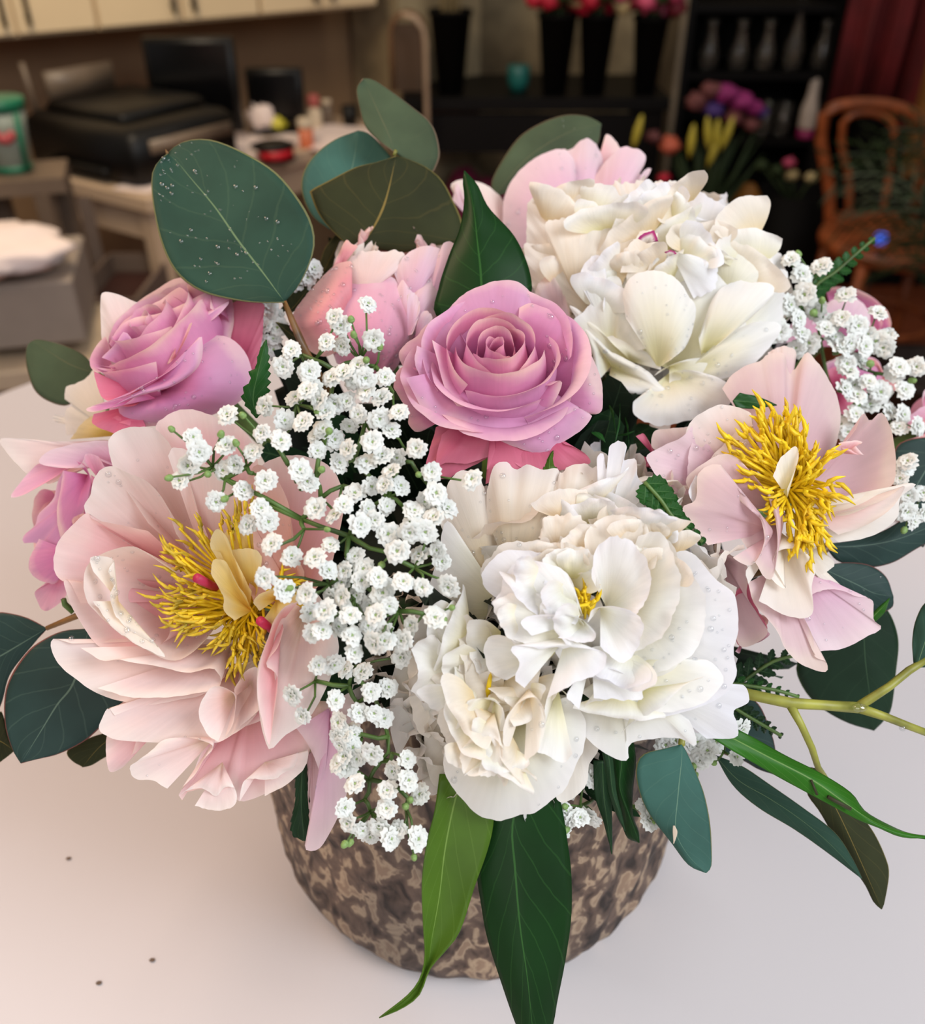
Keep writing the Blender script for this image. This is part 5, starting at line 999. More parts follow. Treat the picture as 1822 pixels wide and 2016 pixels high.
# frilled inner petals packed between the traced ones
bomb(T, W(900, 1290, D + .028), cdir(-.2, .2, 1), .026, 40, [WHITE, WHITEC], th0=5, th1=100, squash=.7, ruf=.0022, notch=.12)
bomb(T, W(1260, 1110, D + .028), cdir(.2, .3, .9), .019, 30, [WHITE, WHITEB], th0=5, th1=95, squash=.7, ruf=.0022, notch=.12)
def frills(T, crop, box, n, D, zr, dirn, ln, wd_, mats):
    x0, y0, x1, y1 = box
    for k in range(max(3, int(n * .62))):
        x, y = rnd.uniform(x0, x1), rnd.uniform(y0, y1); p = pts(crop, f'{x},{y}')[0]; z = rnd.uniform(*zr) * .001
        a = math.radians(dirn + rnd.uniform(-50, 50)); L2 = ln * rnd.uniform(.8, 1.5); dx, dy = math.cos(a), -math.sin(a)
        b0 = W(p[0] - dx * L2 * .5, p[1] - dy * L2 * .5, D + z + .005); t0 = W(p[0] + dx * L2 * .5, p[1] + dy * L2 * .5, D + z); md = (b0 + t0) / 2 + BK * .003
        sd = (RT * dy * -1 + UPV * dx * -1) + BK * rnd.uniform(-.5, .5)
        petal3(T, b0, md, t0, sd, wd_ * rnd.uniform(.9, 1.6), rnd.uniform(-.45, .45), rnd.choice(mats), ruf=.0013, notch=.1, nu=19, nv=11, freq=2.1, name='frill')
frills(T, 'G', (850, 430, 1000, 620), 14, D, (-7, -2), 100, 42, .006, [WHITEC, WHITE])
frills(T, 'G', (880, 150, 1180, 400), 16, D, (5, 12), 80, 46, .007, [WHITEC, WHITEB, WHITE])
frills(T, 'G', (1180, 330, 1420, 620), 18, D, (-6, 3), 60, 44, .006, [WHITE, WHITEC, WHITEB])
frills(T, 'G', (250, 820, 520, 1200), 22, D, (-5, 3), 200, 52, .008, [WHITE, WHITEC])
frills(T, 'G', (400, 1220, 620, 1500), 20, D, (-13, -8), 250, 40, .007, [WHITE, WHITEC])
frills(T, 'G', (520, 1120, 780, 1250), 12, D, (-7, -3), 270, 40, .007, [WHITE, WHITEC])
frills(T, 'G', (600, 560, 900, 900), 12, D, (-15, -11), 200, 44, .006, [WHITEB, WHITE])
frills(T, 'G', (1050, 1020, 1400, 1250), 8, D, (-9, -4), 290, 50, .009, [WHITEB, WHITE])

# ---------------- eucalyptus branches
def branch(name, lab, cat='leaf', at=None, grp=None): return thing(name, lab, cat, at, grp)
D = .305
T = branch('eucalyptus_sprig', 'big rounded blue green eucalyptus leaf with water beads, upper left', 'eucalyptus', W(640, 760, D), 'eucalyptus sprigs')
leaf(T, 'A', '1120,1190 1040,1080 940,950 850,820 750,700 700,640 660,605', '1120,1190 1050,1192 950,1185 800,1150 700,1080 640,970 605,820 597,700 620,640 660,605', '1120,1190 1180,1120 1230,1010 1238,920 1200,820 1100,690 980,610 850,555 760,550 700,570 660,605', D, (0, 6, 14), -3, 2, EUC, drops=90)
MB().tube([W(330, 302, D + .014), W(326, 294, D + .015)], [.0006, .0001], 5).build('leaf_tip', STEMR, T)
MB().tube([W(*q) for q in ((560, 594, D), (575, 630, D), (592, 670, D), (612, 715, D + .003), (650, 780, D + .02), (720, 880, D + .045))], [.0008, .0011, .0014, .0016, .0018, .002], 8).build('twig', STEMR, T)
T = branch('eucalyptus_sprig', 'three overlapping eucalyptus leaves, olive, teal and grey green, at the top', 'eucalyptus', W(700, 500, .345), 'eucalyptus sprigs')
leaf(T, 'A', '1300,905 1340,800 1390,650 1410,515', '1300,905 1230,850 1190,760 1195,680 1240,610 1320,550 1410,515', '1300,905 1450,850 1550,740 1560,650 1500,570 1450,525 1410,515', .36, (0, 6), 2, 0, EUCT, label='teal leaf')
leaf(T, 'A', '1555,600 1530,530 1480,420 1430,310', '1555,600 1500,560 1440,500 1415,420 1405,350 1430,310', '1555,600 1680,690 1725,640 1730,580 1700,490 1620,420 1540,360 1470,315 1430,310', .352, (0, 4), 2, 2, EUCG, label='grey green leaf')
leaf(T, 'A', '1400,985 1450,930 1500,840 1530,750 1560,615', '1400,985 1330,930 1260,850 1225,770 1225,750 1300,710 1400,660 1480,640 1560,615', '1400,985 1500,985 1600,995 1700,970 1820,950 1822,880 1780,780 1740,710 1680,660 1600,625 1560,615', .338, (0, 3), 3, 2, EUCO, label='olive leaf underside')
MB().tube([W(780, 296, .341), W(776, 306, .341)], .0007, 5).build('leaf_tip', STEMY, T)
MB().tube([W(*q) for q in ((702, 490, .337), (685, 505, .338), (670, 520, .345), (640, 600, .36))], [.0008, .001, .0012, .0016], 7).build('twig', STEMR, T)
leaf(T, 'A', '1270,1080 1310,1000 1350,920', '1255,1060 1280,980 1330,915', '1300,1070 1350,990 1390,925', .365, (0, 0), 1, 0, EUCO)
T = branch('eucalyptus_sprig', 'grey green eucalyptus leaf behind the pale pink peony at the top', 'eucalyptus', W(980, 390, .41), 'eucalyptus sprigs')
leaf(T, 'B', '310,690 420,560 560,470 685,435', '310,690 300,640 340,560 400,480 480,430 560,405 630,408 670,425 685,435', '310,690 450,650 600,570 670,510 685,435', .41, (0, 2), 2, 0, EUCG, drops=8)
MB().tube([W(975, 390, .41), W(1000, 520, .42), W(1000, 700, .40)], .0014, 7).build('twig', STEMR, T)
T = branch('eucalyptus_sprig', 'single grey green eucalyptus leaf poking out at the left edge over the table', 'eucalyptus', W(190, 740, .345), 'eucalyptus sprigs')
leaf(T, 'C', '480,480 350,430 190,330 160,320', '480,480 460,420 400,370 300,330 200,310 160,320', '480,480 430,560 350,645 250,625 180,570 145,480 132,400 140,340 160,320', .345, (0, 6), 2, 0, EUCG)
MB().tube([W(184, 734, .345), W(300, 800, .35), W(500, 900, .34)], .0014, 7).build('twig', STEMR, T)
D = .30
T = branch('eucalyptus_sprig', 'cluster of dark blue green eucalyptus leaves at the lower left over the table', 'eucalyptus', W(160, 1210, .30), 'eucalyptus sprigs')
leaf(T, 'F', '222,328 120,390 0,460 -120,520', '222,328 130,280 50,258 -20,255 -120,300 -120,520', '222,328 160,400 100,470 40,560 0,700 -60,740 -120,520', .305, (0, 4), 2, 0, EUCR)
leaf(T, 'F', '420,330 350,580 270,690 190,820 100,965', '420,330 300,340 200,385 130,440 60,540 25,640 25,780 60,900 100,965', '420,330 600,560 580,700 480,790 400,860 280,920 180,945 100,965', .296, (4, 0, -2), 2, 0, EUCR)
leaf(T, 'F', '600,800 480,880 390,982', '600,800 440,840 330,895 318,925 350,960 390,982', '600,840 560,900 480,945 430,975 390,982', .31, (0, 0), 1, 0, EUCO, label='small olive leaf')
leaf(T, 'F', '-60,860 0,860 70,905', '-60,860 0,720 30,800 70,905', '-60,860 -20,960 20,945 70,905', .31, (0, 0), 1, 0, EUCO)
MB().tube([W(*q) for q in ((92, 1237, .305), (150, 1213, .304), (300, 1170, .305), (450, 1200, .33))], [.0008, .0011, .0015, .0018], 7).build('twig', STEMR, T)
MB().tube([W(145, 1205, .304), W(128, 1190, .303), W(125, 1180, .302)], .001, 6).build('twig_bud', STEM, T)
D = .31
T = branch('eucalyptus_sprig', 'eucalyptus branch with overlapping dark round leaves at the right edge', 'eucalyptus', W(1650, 1100, D), 'eucalyptus sprigs')
leaf(T, 'E', '1900,650 1780,820 1700,1000 1780,1230', '1900,600 1700,620 1620,680 1620,850 1630,1000 1680,1150 1780,1230', '1900,650 1900,900 1860,1100 1780,1230', .325, (0, 0), 2, 0, EUCR)
leaf(T, 'E', '1240,1230 1450,1220 1650,1180 1900,1080', '1220,1215 1400,1190 1550,1140 1700,1060 1900,1010', '1240,1245 1300,1310 1450,1345 1600,1320 1740,1240 1900,1150', .318, (0, 2), 2, 0, EUCR)
leaf(T, 'E', '1230,1360 1400,1440 1500,1490 1610,1510', '1240,1330 1350,1318 1480,1335 1570,1400 1610,1510', '1240,1400 1330,1560 1480,1612 1600,1575 1610,1510', .312, (0, 2), 2, 0, EUCR, drops=4)
leaf(T, 'J', '1440,120 1450,400 1480,650 1500,830', '1400,150 1150,340 1062,460 1100,590 1200,700 1350,785 1500,830', '1480,100 1580,150 1638,310 1625,500 1600,700 1560,770 1500,830', .325, (0, 2, 6), 2, 0, leaf_mat('eucalyptus_deep_leaf', (30, 52, 36), (60, 84, 60), .45, edge=(60, 80, 50), nv=6, vstr=.1, veinw=.006), label='deep green leaf')
MB().tube([W(*q) for q in ((1632, 1075, .318), (1600, 1100, .32), (1400, 1150, .33))], .0016, 7).build('twig', STEMR, T)
leaf(T, 'E', '1480,1640 1540,1580 1590,1520', '1480,1620 1530,1570 1590,1520', '1500,1660 1560,1600 1590,1520', .305, (0, 0), 1, 0, BRIGHT)
D = .285
T = branch('eucalyptus_sprig', 'forked yellow green eucalyptus twig reaching the right edge over the table', 'eucalyptus', W(1480, 1370, D), 'eucalyptus sprigs')
mb = MB()
def J(x, y, d): p = pts('J', f'{x},{y}')[0]; return W(p[0], p[1], d)
mb.tube([J(600, 560, .30), J(780, 622, .285), J(1030, 675, .284), J(1200, 685, .284), J(1410, 700, .285)], [.002, .0018, .0018, .0016, .0018], 8)
mb.tube([J(1410, 700, .285), J(1560, 750, .287), J(1700, 805, .29), J(1900, 880, .293)], [.0017, .0014, .0013, .0012], 8)
mb.tube([J(1420, 690, .285), J(1590, 580, .288), J(1700, 490, .29), J(1800, 430, .29)], [.0015, .0013, .0013, .001], 8)
mb.tube([J(1020, 672, .284), J(1090, 800, .283), J(1150, 930, .284), J(1185, 1040, .286), J(1240, 1110, .29)], [.0015, .0012, .0011, .001, .0006], 8)
mb.build('twig', STEMY, T)
MB().ball(J(1420, 700, .2825), .0016, 10, 6, (1.6, 1, .8)).ball(J(1663, 815, .2885), .0011, 10, 6).build('water_drops', WATER, T, stuff=True)
leaf(T, 'J', '1740,480 1800,300 1850,200 1920,60', '1730,470 1718,330 1740,200 1800,100 1920,60', '1790,470 1860,430 1950,300 1920,60', .29, (0, 0), 2, 0, EUC)
leaf(T, 'J', '1150,1040 1290,1280 1430,1580 1545,1842', '1120,1040 1120,1180 1200,1300 1350,1560 1450,1700 1500,1800 1545,1842', '1200,1050 1400,1280 1500,1410 1570,1560 1585,1650 1560,1800 1545,1842', .292, (0, 2, 4), 3, 0, EUCO, label='folded olive leaf')
leaf(T, 'J', '600,970 730,1110 900,1210 1080,1330 1260,1480 1432,1668', '600,970 700,1140 850,1270 1050,1390 1250,1530 1432,1668', '600,970 750,1030 900,1130 1100,1270 1280,1410 1380,1560 1432,1668', .288, (0, 1, 3), 1.5, 0, EUC)
leaf(T, 'J', '640,700 760,860 870,980 962,1085', '560,900 640,960 760,1000 850,1050 962,1085', '780,620 860,700 920,850 940,930 962,1085', .305, (0, 0), 2, 0, EUCR)
T = branch('eucalyptus_leaf', 'blue green eucalyptus leaf with a torn spot hanging right of the vase', 'eucalyptus', W(1340, 1470, .262), 'eucalyptus sprigs')
leaf(T, 'J', '410,910 410,1000 390,1200 378,1400 450,1540 550,1636', '410,910 300,935 200,960 155,1020 160,1140 220,1290 350,1460 450,1590 550,1636', '410,910 440,960 500,1090 540,1200 570,1350 580,1500 578,1600 550,1636', .262, (4, 0, -1), 2, 0, EUCT)
leaf(T, 'J', '370,1370 380,1400 375,1430 365,1470', '362,1370 360,1400 362,1430 365,1470', '368,1370 384,1400 380,1430 365,1470', .2606, (0, 0), .1, 0, simple('torn_pale_spot', (196, 180, 160), .7), name='torn_spot', wav=0)
MB().tube([J(410, 910, .266), J(415, 860, .27), J(400, 700, .29)], .001, 6).build('stalk', STEMY, T)

# ---------------- long leaves and ferns
T = branch('ruscus_leaf', 'glossy pointed dark green leaf standing between the peonies at the top centre', 'leaf', W(950, 620, .30), 'glossy ruscus leaves')
leaf(T, 'B', '270,1130 262,960 250,850 235,720 205,600', '270,1130 108,1110 115,1010 150,900 190,800 205,700 200,640 205,600', '270,1130 400,1060 440,1030 430,940 380,830 290,730 250,650 205,600', .302, (0, 4, 10), 3, 0, GLOSS)
T = branch('ruscus_leaf', 'broad glossy dark green leaf hanging over the front of the vase', 'leaf', W(1040, 1560, .262), 'glossy ruscus leaves')
leaf(T, 'I', '1080,250 1030,450 1040,620 1060,850 1090,1060 1110,1250 1135,1460', '980,300 920,560 890,640 905,760 930,900 980,1060 1050,1260 1135,1460', '1180,250 1225,370 1250,520 1265,650 1265,820 1240,1000 1210,1150 1190,1260 1135,1460', .262, (2, 0, -2, -4), 3, 0, GLOSS)
T = branch('ruscus_leaf', 'narrow light green leaf with a twisted tip hanging over the front of the vase', 'leaf', W(940, 1540, .26), 'glossy ruscus leaves')
leaf(T, 'I', '830,250 790,400 760,560 740,730 710,900 690,1020 630,1130 500,1222', '740,250 720,400 690,520 670,680 675,850 680,1000 635,1110 500,1222', '960,300 955,450 930,560 880,700 820,880 760,960 700,1030 660,1130 590,1185 500,1222', .259, (2, 0, -1, 0), -2.5, 0, LIME)
T = branch('ruscus_leaf', 'long bright green blade with dark scratches sweeping right from the front peony', 'leaf', W(1440, 1460, .275), 'glossy ruscus leaves')
leaf(T, 'J', '650,850 900,980 1150,1110 1350,1250 1500,1350 1650,1405 1800,1435', '580,870 700,945 900,1060 1100,1170 1250,1250 1400,1330 1520,1375 1650,1430 1800,1445', '720,820 850,890 1000,975 1200,1075 1370,1185 1450,1290 1600,1375 1700,1415 1800,1430', .274, (0, -2, 0), 2, 1.5, BRIGHT, thick=.0005)
mb = MB(); mb.tube([J(1145, 1110, .2718), J(1180, 1195, .2712)], .0004, 5); mb.tube([J(1240, 1205, .2712), J(1370, 1275, .2712)], .0006, 5); mb.build('scratch', simple('brown_scratch', (50, 50, 20), .7), T)
T = branch('ruscus_leaf', 'dark folded leaf hanging down right of the front peony', 'leaf', W(1240, 1480, .268), 'glossy ruscus leaves')
leaf(T, 'J', '40,850 70,1000 60,1150 110,1300 170,1465', '-10,850 10,1000 20,1120 60,1300 100,1430 170,1465', '130,850 150,1000 135,1150 130,1300 165,1400 170,1465', .268, (0, 0), 3, 0, GLOSS)
leaf(T, 'J', '-30,850 0,1000 20,1180 60,1300 90,1400', '-60,850 -30,1000 0,1180 40,1300 90,1400', '0,850 20,1000 40,1180 70,1300 90,1400', .266, (0, 0), 1, 0, FERND)
leaf(T, 'J', '-40,1000 -30,1200 -10,1350 15,1530', '-90,1000 -80,1200 -30,1350 15,1530', '0,1000 10,1200 15,1350 15,1530', .272, (0, 0), 1, 0, FERND)
T = branch('serrated_leaf', 'dark saw edged leaf hanging under the left peony in front of the vase', 'leaf', W(590, 1510, .272))
leaf(T, 'Q', '300,300 280,600 270,900 300,1290', '200,520 210,720 210,900 170,1100 180,1230 280,1290', '310,300 330,640 350,860 345,1060 390,1200 380,1310', .274, (0, 0), 1.5, 0, FERND, serr=.16)
def frond(lab, spine, D, n, ln, wd_, mat, z=(0, 0), name='fern_frond', start=.05):
    S = spline(spine, 40); a0 = S[0]; T = branch(name, lab, 'fern', W(a0[0], a0[1], D), 'fern fronds')
    dz = np.linspace(z[0], z[1], 40) * .001
    MB().tube([W(S[i][0], S[i][1], D + dz[i]) for i in range(0, 40, 3)], .0006, 6).build('rachis', STEM, T)
    for k in range(n):
        f = start + (1 - start) * k / (n - 1); i = min(38, int(f * 38)); p = S[i][:2]; t = S[i + 1][:2] - S[max(0, i - 1)][:2]; t /= np.linalg.norm(t)
        nrm = np.array([-t[1], t[0]]); L2 = ln * (1 - .75 * f ** 1.5)
        for s in (-1, 1):
            d = (nrm * s * .8 + t * .75); d /= np.linalg.norm(d); q = np.array([-d[1], d[0]])
            tip = p + d * L2; w2 = wd_ * (1 - .6 * f)
            rows = []
            for r in range(9):
                v = r / 8; c_ = p + d * L2 * v; hw = w2 * math.sin(math.pi * min(1, v * .93 + .07)) ** .7 * (1 + (.22 if r % 2 else -.12))
                rows += [W(*(c_ + q * hw), D + dz[i] + .0006), W(*c_, D + dz[i]), W(*(c_ - q * hw), D + dz[i] + .0006 + s * .001 * v)]
            part('leaflet', rows, grid_faces(9, 3), mat, T, smooth=False, uv=[(x, r / 8) for r in range(9) for x in (0, .5, 1)])
    return T
frond('small fern frond standing above the white blossoms at the upper right', pts('R', '330,560 430,430 520,370 600,300 680,230 735,185'), .36, 10, 40, 13, FERN)
frond('fern frond tucked between the front white peony and the right blush peony', pts('E', '200,860 290,960 360,1060 440,1130 530,1200'), .262, 9, 44, 17, FERN)
frond('dark fern frond with pale dots under the right blush peony', pts('J', '640,620 760,550 860,480 950,430 1080,400'), .30, 7, 52, 13, FERND)
frond('fern frond pointing right below the forked yellow green twig', pts('J', '640,560 740,570 850,585 960,605 1075,640'), .296, 8, 26, 7, FERN)
frond('fern frond pointing down right beside the front white peony', pts('J', '640,650 740,720 840,780 910,820 975,860'), .292, 8, 34, 9, FERND)
T = branch('serrated_leaf', 'saw toothed green leaflet between the left rose and the white blossoms', 'leaf', W(500, 830, .262))
leaf(T, 'M', '830,1060 800,900 840,700 905,440', '820,1060 720,920 740,800 780,780 775,690 820,670 840,560 870,490 905,440', '830,1060 900,960 925,820 930,700 925,560 915,500 905,440', .268, (4, 0, 0), 1, 0, FERN, serr=.3)
T = branch('ruscus_leaf', 'small dark leaf tip above the right peony stamens', 'leaf', W(1460, 790, .29), 'glossy ruscus leaves')
leaf(T, 'E', '700,400 820,410 950,425', '740,355 850,380 950,425', '720,440 830,445 950,425', .30, (0, 0), .5, 0, FERN)
T = branch('ruscus_leaf', 'dark leaves behind the twig between the left rose and the bud', 'leaf', W(600, 660, .325), 'glossy ruscus leaves')
leaf(T, 'M', '980,300 1080,380 1200,480 1300,680', '980,300 1100,460 1180,600 1300,700', '980,300 1100,330 1250,430 1310,680', .322, (0, 0), 1, 0, EUCO)
leaf(T, 'M', '1080,220 1150,150 1230,40', '1080,220 1070,120 1150,30 1230,0', '1100,230 1200,160 1260,60', .325, (0, 0), 1, 0, EUCO)
T = branch('grass_blades', 'thin green blades in the dark gap right of the lilac rose', 'foliage', W(1230, 830, .30))
for k, (a, b_) in enumerate((((-1, 430), (40, 620)), ((20, 600), (150, 570)), ((60, 420), (20, 700)), ((-100, 560), (-20, 640)), ((90, 500), (110, 760)))):
    p0, p1 = pts('E', f'{a[0]},{a[1]} {b_[0]},{b_[1]}'); m_ = ((p0[0] + p1[0]) / 2 + 6, (p0[1] + p1[1]) / 2)
    petal3(T, W(*p0, .31), W(*m_, .302), W(*p1, .304), RT if k % 2 else UPV, .0016, .2, FERN, ruf=.0002, notch=.02, name='blade', nu=3, nv=9, blunt=.6)

# ---------------- baby's breath
def blossom_mesh(seed):
    r_ = random.Random(seed); V = []; Fs = []; mi = []
    R = 1.0
    for layer, (n, rr, el, w_) in enumerate(((8, 1.0, .12, .40), (7, .8, .5, .36), (5, .52, .85, .28))):
        for k in range(n):
            a = 2 * math.pi * (k + .5 * layer) / n + r_.uniform(-.2, .2); e = el + r_.uniform(-.14, .14); L2 = rr * r_.uniform(.86, 1.08)
            d = Vector((math.cos(a) * math.cos(e), math.sin(a) * math.cos(e), math.sin(e))); s = Vector((-math.sin(a), math.cos(a), 0)); up = d.cross(s) * -1
            n0 = len(V)
            for v, ww, cv in ((.08, .12, 0), (.5, .8, .08), (.82, 1.0, .1), (1.02, .62, .0)):
                for u in (-1, 0, 1):
                    notch_ = -.08 if (u == 0 and v > 1) else 0
                    V.append(d * (L2 * (v + notch_)) + s * (u * w_ * ww) + up * (-(cv) * 1.0 + abs(u) * .1 * r_.uniform(.3, 1.6)))
            for i in range(3):
                for j in range(2): Fs.append((n0 + i * 3 + j, n0 + i * 3 + j + 1, n0 + i * 3 + j + 4, n0 + i * 3 + j + 3)); mi.append(0)
    m = MB(); m.ball((0, 0, .12), .17, 6, 4); n0 = len(V); V += m.v; Fs += [tuple(i + n0 for i in f) for f in m.f]; mi += [1] * len(m.f)
    m = MB(); m.lathe((0, 0, -.62), [(.08, 0), (.3, .25), (.34, .55), (.2, .62)], 8); n0 = len(V); V += m.v; Fs += [tuple(i + n0 for i in f) for f in m.f]; mi += [2] * len(m.f)
    me = mesh('blossom', V, Fs, None, True, mats=[GYP, CENT, STEM], mi=mi); return me
GYP, nt, b = mat_base('white_blossom_petal'); b.inputs['Roughness'].default_value = .6
n_ = N(nt, 'ShaderNodeTexNoise'); n_.inputs['Scale'].default_value = 3; nt.links.new(ramp(nt, n_.outputs[0], [(.3, (230, 233, 226)), (.7, (246, 248, 246))]), b.inputs['Base Color'])
t_ = N(nt, 'ShaderNodeBsdfTranslucent'); t_.inputs[0].default_value = (.9, .92, .88, 1); ms = N(nt, 'ShaderNodeMixShader'); ms.inputs[0].default_value = .2
nt.links.new(b.outputs[0], ms.inputs[1]); nt.links.new(t_.outputs[0], ms.inputs[2]); nt.links.new(ms.outputs[0], nt.nodes['Material Output'].inputs[0])
CENT = simple('blossom_green_centre', (150, 176, 110), .6, scale=3); BUDM = simple('green_bud', (132, 164, 92), .5, scale=200, noise_amt=.2)
BM = [blossom_mesh(s) for s in range(6)]
bm_ = MB(); bm_.ball((0, 0, .1), .62, 8, 6, (.85, .85, 1.1)); bm_.lathe((0, 0, -.7), [(.1, 0), (.5, .35), (.58, .7)], 8); BUDME = mesh('bud', bm_.v, bm_.f, BUDM)
def spray(lab, D, root, joints, blossoms, buds, size=.0031, slope=(0, 0), rootd=.03, jd=.006):
    """joints: px points forming the branching stem; every blossom hangs on its nearest joint"""
    T = thing('babys_breath', lab, 'flower', W(root[0], root[1], D + rootd), "baby's breath sprays"); off = wpos(T); mb = MB()
    dd = lambda x, y: D + slope[0] * (x - root[0]) * 1e-6 + slope[1] * (y - root[1]) * 1e-6
    nodes = [(root[0], root[1], W(root[0], root[1], D + rootd))]
    for x, y in joints:
        q = min(nodes, key=lambda n: math.hypot(n[0] - x, n[1] - y)); p = W(x, y, dd(x, y) + jd + rnd.uniform(-.001, .003)); md = (p + q[2]) / 2 + Vector((rnd.uniform(-.0015, .0015), 0, rnd.uniform(-.0015, .0015)))
        mb.tube([q[2], md, p], [.00075, .00065, .0006], 6); nodes.append((x, y, p))
    for lst, ms_, s0, nm in ((blossoms, BM, size, 'blossom'), (buds, [BUDME], size * .55, 'bud')):
        for x, y, *sc in lst:
            back = sc[0] if sc else 0
            p = W(x, y, dd(x, y) + back * .001 + rnd.uniform(-.0022, .0022)); q = min(nodes[1:] or nodes, key=lambda n: math.hypot(n[0] - x, n[1] - y) + abs(n[1] - y) * .2)
            ax = (BK + RT * rnd.uniform(-.75, .75) + UPV * rnd.uniform(-.55, .85)).normalized(); s_ = s0 * rnd.uniform(.86, 1.14)
            if nm == 'bud': ax = (p - q[2]).normalized() if (p - q[2]).length > 1e-5 else ax
            o = link(nm, rnd.choice(ms_), T); o.location = p - off; o.rotation_mode = 'QUATERNION'
            o.rotation_quaternion = ax.to_track_quat('Z', 'Y') @ Matrix.Rotation(rnd.random() * 6.28, 3, 'Z').to_quaternion(); o.scale = (s_, s_, s_ * rnd.uniform(.8, 1.1))
            e = p - ax * s_ * .6; md = (e + q[2]) / 2 - BK * .001 + Vector((rnd.uniform(-.001, .001), 0, rnd.uniform(-.001, .001)))
            mb.tube([q[2], md, e], [.00042, .00036, .0003], 5)
    mb.build('stem', STEM, T)
def PX(crop, s): return [tuple(p) for p in pts(crop, s)]
bl = PX('M', '1105,520 1040,650 1225,690 1230,840 1140,900,6 900,965 600,1040 1050,1080,3 1200,1090 870,1180 1020,1240 320,1215 370,1330 290,1440,3 590,1280,4 800,1330,4 660,1430,4 570,1480,5 1170,1475 900,1560 1235,1560,4 720,1640,3 860,1780 920,1880,3 760,1910,3 220,1560,4 510,1720,3')
bl += PX('N', '500,160 240,260 290,330 175,460 300,490,3 550,440 40,690 60,840 220,740,4 310,700 120,920 170,1010 430,650,4 480,740 400,760,3 640,740 490,850 610,900 240,950,5 340,930,4 430,1030 590,1060 750,1020 690,1160 150,1150,5 90,1200,6 230,1230,6 100,1320,5 360,1120,6 350,1310 540,1250 620,1360 490,1420,4 740,1370,4 890,1300 1010,1490 690,1480 640,1590 760,1600,4 530,1600,5 270,1420,6 30,1580,3 1330,1550 1040,1660 90,1780 310,1750 240,1830,3 400,1660,6 500,1780,5 650,1760,4 870,1800 960,1720,4 1030,1850 1130,1780 440,1910 560,1870,3 830,1950,4 960,1960')
bl += PX('O', '350,260 300,500 440,590,2 600,620 490,350,3 660,360 750,450 770,270,4 1180,190,4 1340,170 1450,190 1250,310 950,350,4 1010,440,4 1110,500 990,520,3 1140,610,5 1290,530 1430,570 1620,560 1540,300,3 1570,380,5 1410,340,6 860,640 730,740 620,750,5 1100,770 1190,700 910,770 710,880 920,920 1040,840,4 1090,970 1160,960 940,1040,2 1290,950 1350,840,2 1520,790 860,540,5 640,900,5 870,450,5 1180,560,5 780,640,6 820,860,6 1150,880,6 1060,700,6 960,620,6')
lo = PX('O', '680,1130 790,1120,2 1280,1070,5 500,1340 570,1490 805,1380 1060,1320 970,1470,3 1080,1470,3 830,1540,4 1150,1510,6 820,1640,5 930,1600,5 900,1720,5 880,1160,6 1180,1290,6 1000,1180,6')
lo += PX('Q', '980,420 1320,480 1190,600,3 1330,690 810,730 1130,790 1460,830,4 700,960 740,1110 1120,970,1 1050,1150 1240,1180 880,1180,3 1430,1270 1160,1270,1 960,1240,4 700,250,3 660,330,3 780,360,3 700,450,3 830,470,4 720,560,3 790,230,4 640,520,5')
jt = PX('O', '1180,-80 900,200 1190,320 560,80 580,150 920,490 1260,740 940,660 760,550 1440,760 1370,430 700,-70') + PX('N', '390,1400 300,1600 90,1540 150,1280 460,1620 770,1400 900,1500 240,680 440,600 560,650 700,860 790,1300 480,1100 640,1700 770,1750') + PX('M', '580,1540 750,1450 1080,1430 1140,1560 920,1750 1180,1640 960,1260 800,1500 700,1620 480,1450 1190,560 1290,600 1150,950')
spray("dense main spray of baby's breath spilling down the centre left", .243, (730, 1000), jt, bl, PX('M', '155,1150 720,1040 545,1190 665,1260 135,1535 440,1505 575,1700') + PX('N', '490,600 105,1010 135,1470 195,1165 905,1510 390,400 370,280 600,500') + PX('O', '380,280 745,155 480,575 1135,410 1640,715 1580,800 1520,830'), slope=(0, -20), rootd=.035)
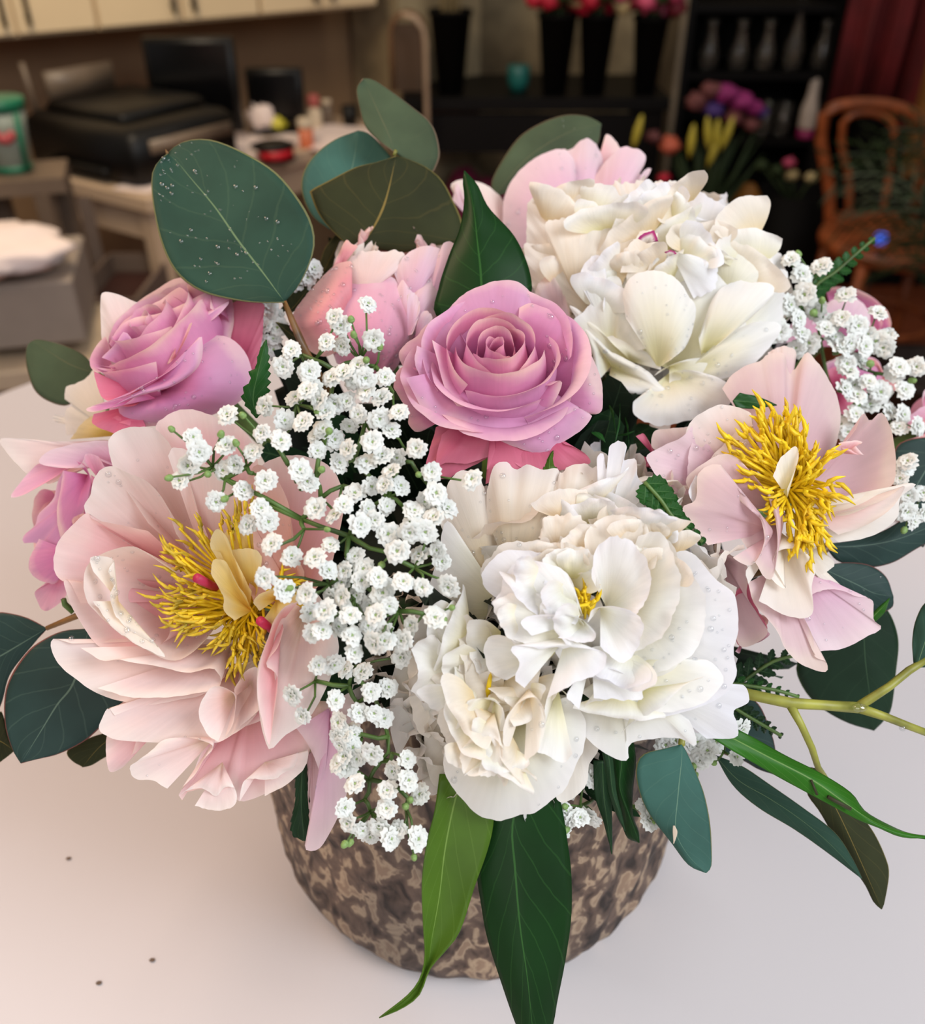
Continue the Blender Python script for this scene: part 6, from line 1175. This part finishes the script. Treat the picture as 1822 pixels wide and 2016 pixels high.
spray("lower spray of baby's breath hanging in front of the bark vase", .25, (760, 1420), PX('O', '890,1150 900,1280 960,1400 1180,1640 980,1620 660,1240') + PX('Q', '1060,500 950,680 900,880 960,1000 1250,780 1310,950 1180,420 880,270'), lo, PX('Q', '705,1325 760,1310 1355,885 1395,1455 1310,950'), rootd=.02)
spray("cluster of baby's breath at the right behind the mauve peony", .335, (1640, 800), PX('R', '400,420 450,600 560,640 680,720 620,820 740,900 860,950 700,1040 500,700 800,1080 330,560'),
      PX('R', '290,300 450,340 345,380 365,485 580,490 330,610 750,585 475,665 560,610 640,650 340,690 390,740 320,770 545,770 600,740 740,730 780,760 580,850 600,890 860,870 955,865 570,980 700,950 635,1020 890,990 710,1070,3 880,1120 860,1190 960,1180 590,1210 630,1120 810,1100,4 230,680 280,540 700,700 420,560,5 520,720,3 660,840,5 500,640,2 800,700,2 680,760 760,1000,4 840,900,3 620,960,3 560,1180'), PX('R', '455,515 930,940 635,1070 410,580 330,270 710,850'), size=.0043)
spray("small baby's breath clump over the dark leaf at the right edge", .31, (1800, 1010), PX('R', '900,1500 960,1600'), PX('R', '910,1370 895,1400 870,1460 910,1545 900,1630 940,1680 990,1640 990,1540 930,1650'), PX('R', '890,1730'), size=.0036)
spray("sparse baby's breath sprig peeking out under the front white peony at the right", .285, (1360, 1480), PX('J', '420,900 560,930 480,1000 650,950'), PX('J', '380,890,3 450,920,2 520,990 560,950 500,900,2 600,900,3 720,980 750,820 320,910,4'), PX('J', '480,1030 595,1015 490,1080'), size=.0034)
spray("little baby's breath sprig in the shade between the hanging leaves and the vase", .27, (1180, 1560), PX('I', '1300,380 1560,400'), PX('I', '1300,425 1270,430,1 1240,400,2 1225,460,2 1350,260,3 1340,420,2 1560,380,3 1575,430'), PX('I', '1245,470 1240,380 1590,440'), size=.0034)
spray("shaded baby's breath tuck between the left rose and the coral bud", .325, (520, 700), PX('M', '900,360 900,500'), PX('M', '660,200 945,215 900,340 960,440 900,470 870,300 1000,340 960,520 930,180 980,260') + PX('X', '617,530 605,548 592,560'), PX('X', '622,528'), size=.0036)
drops_all()
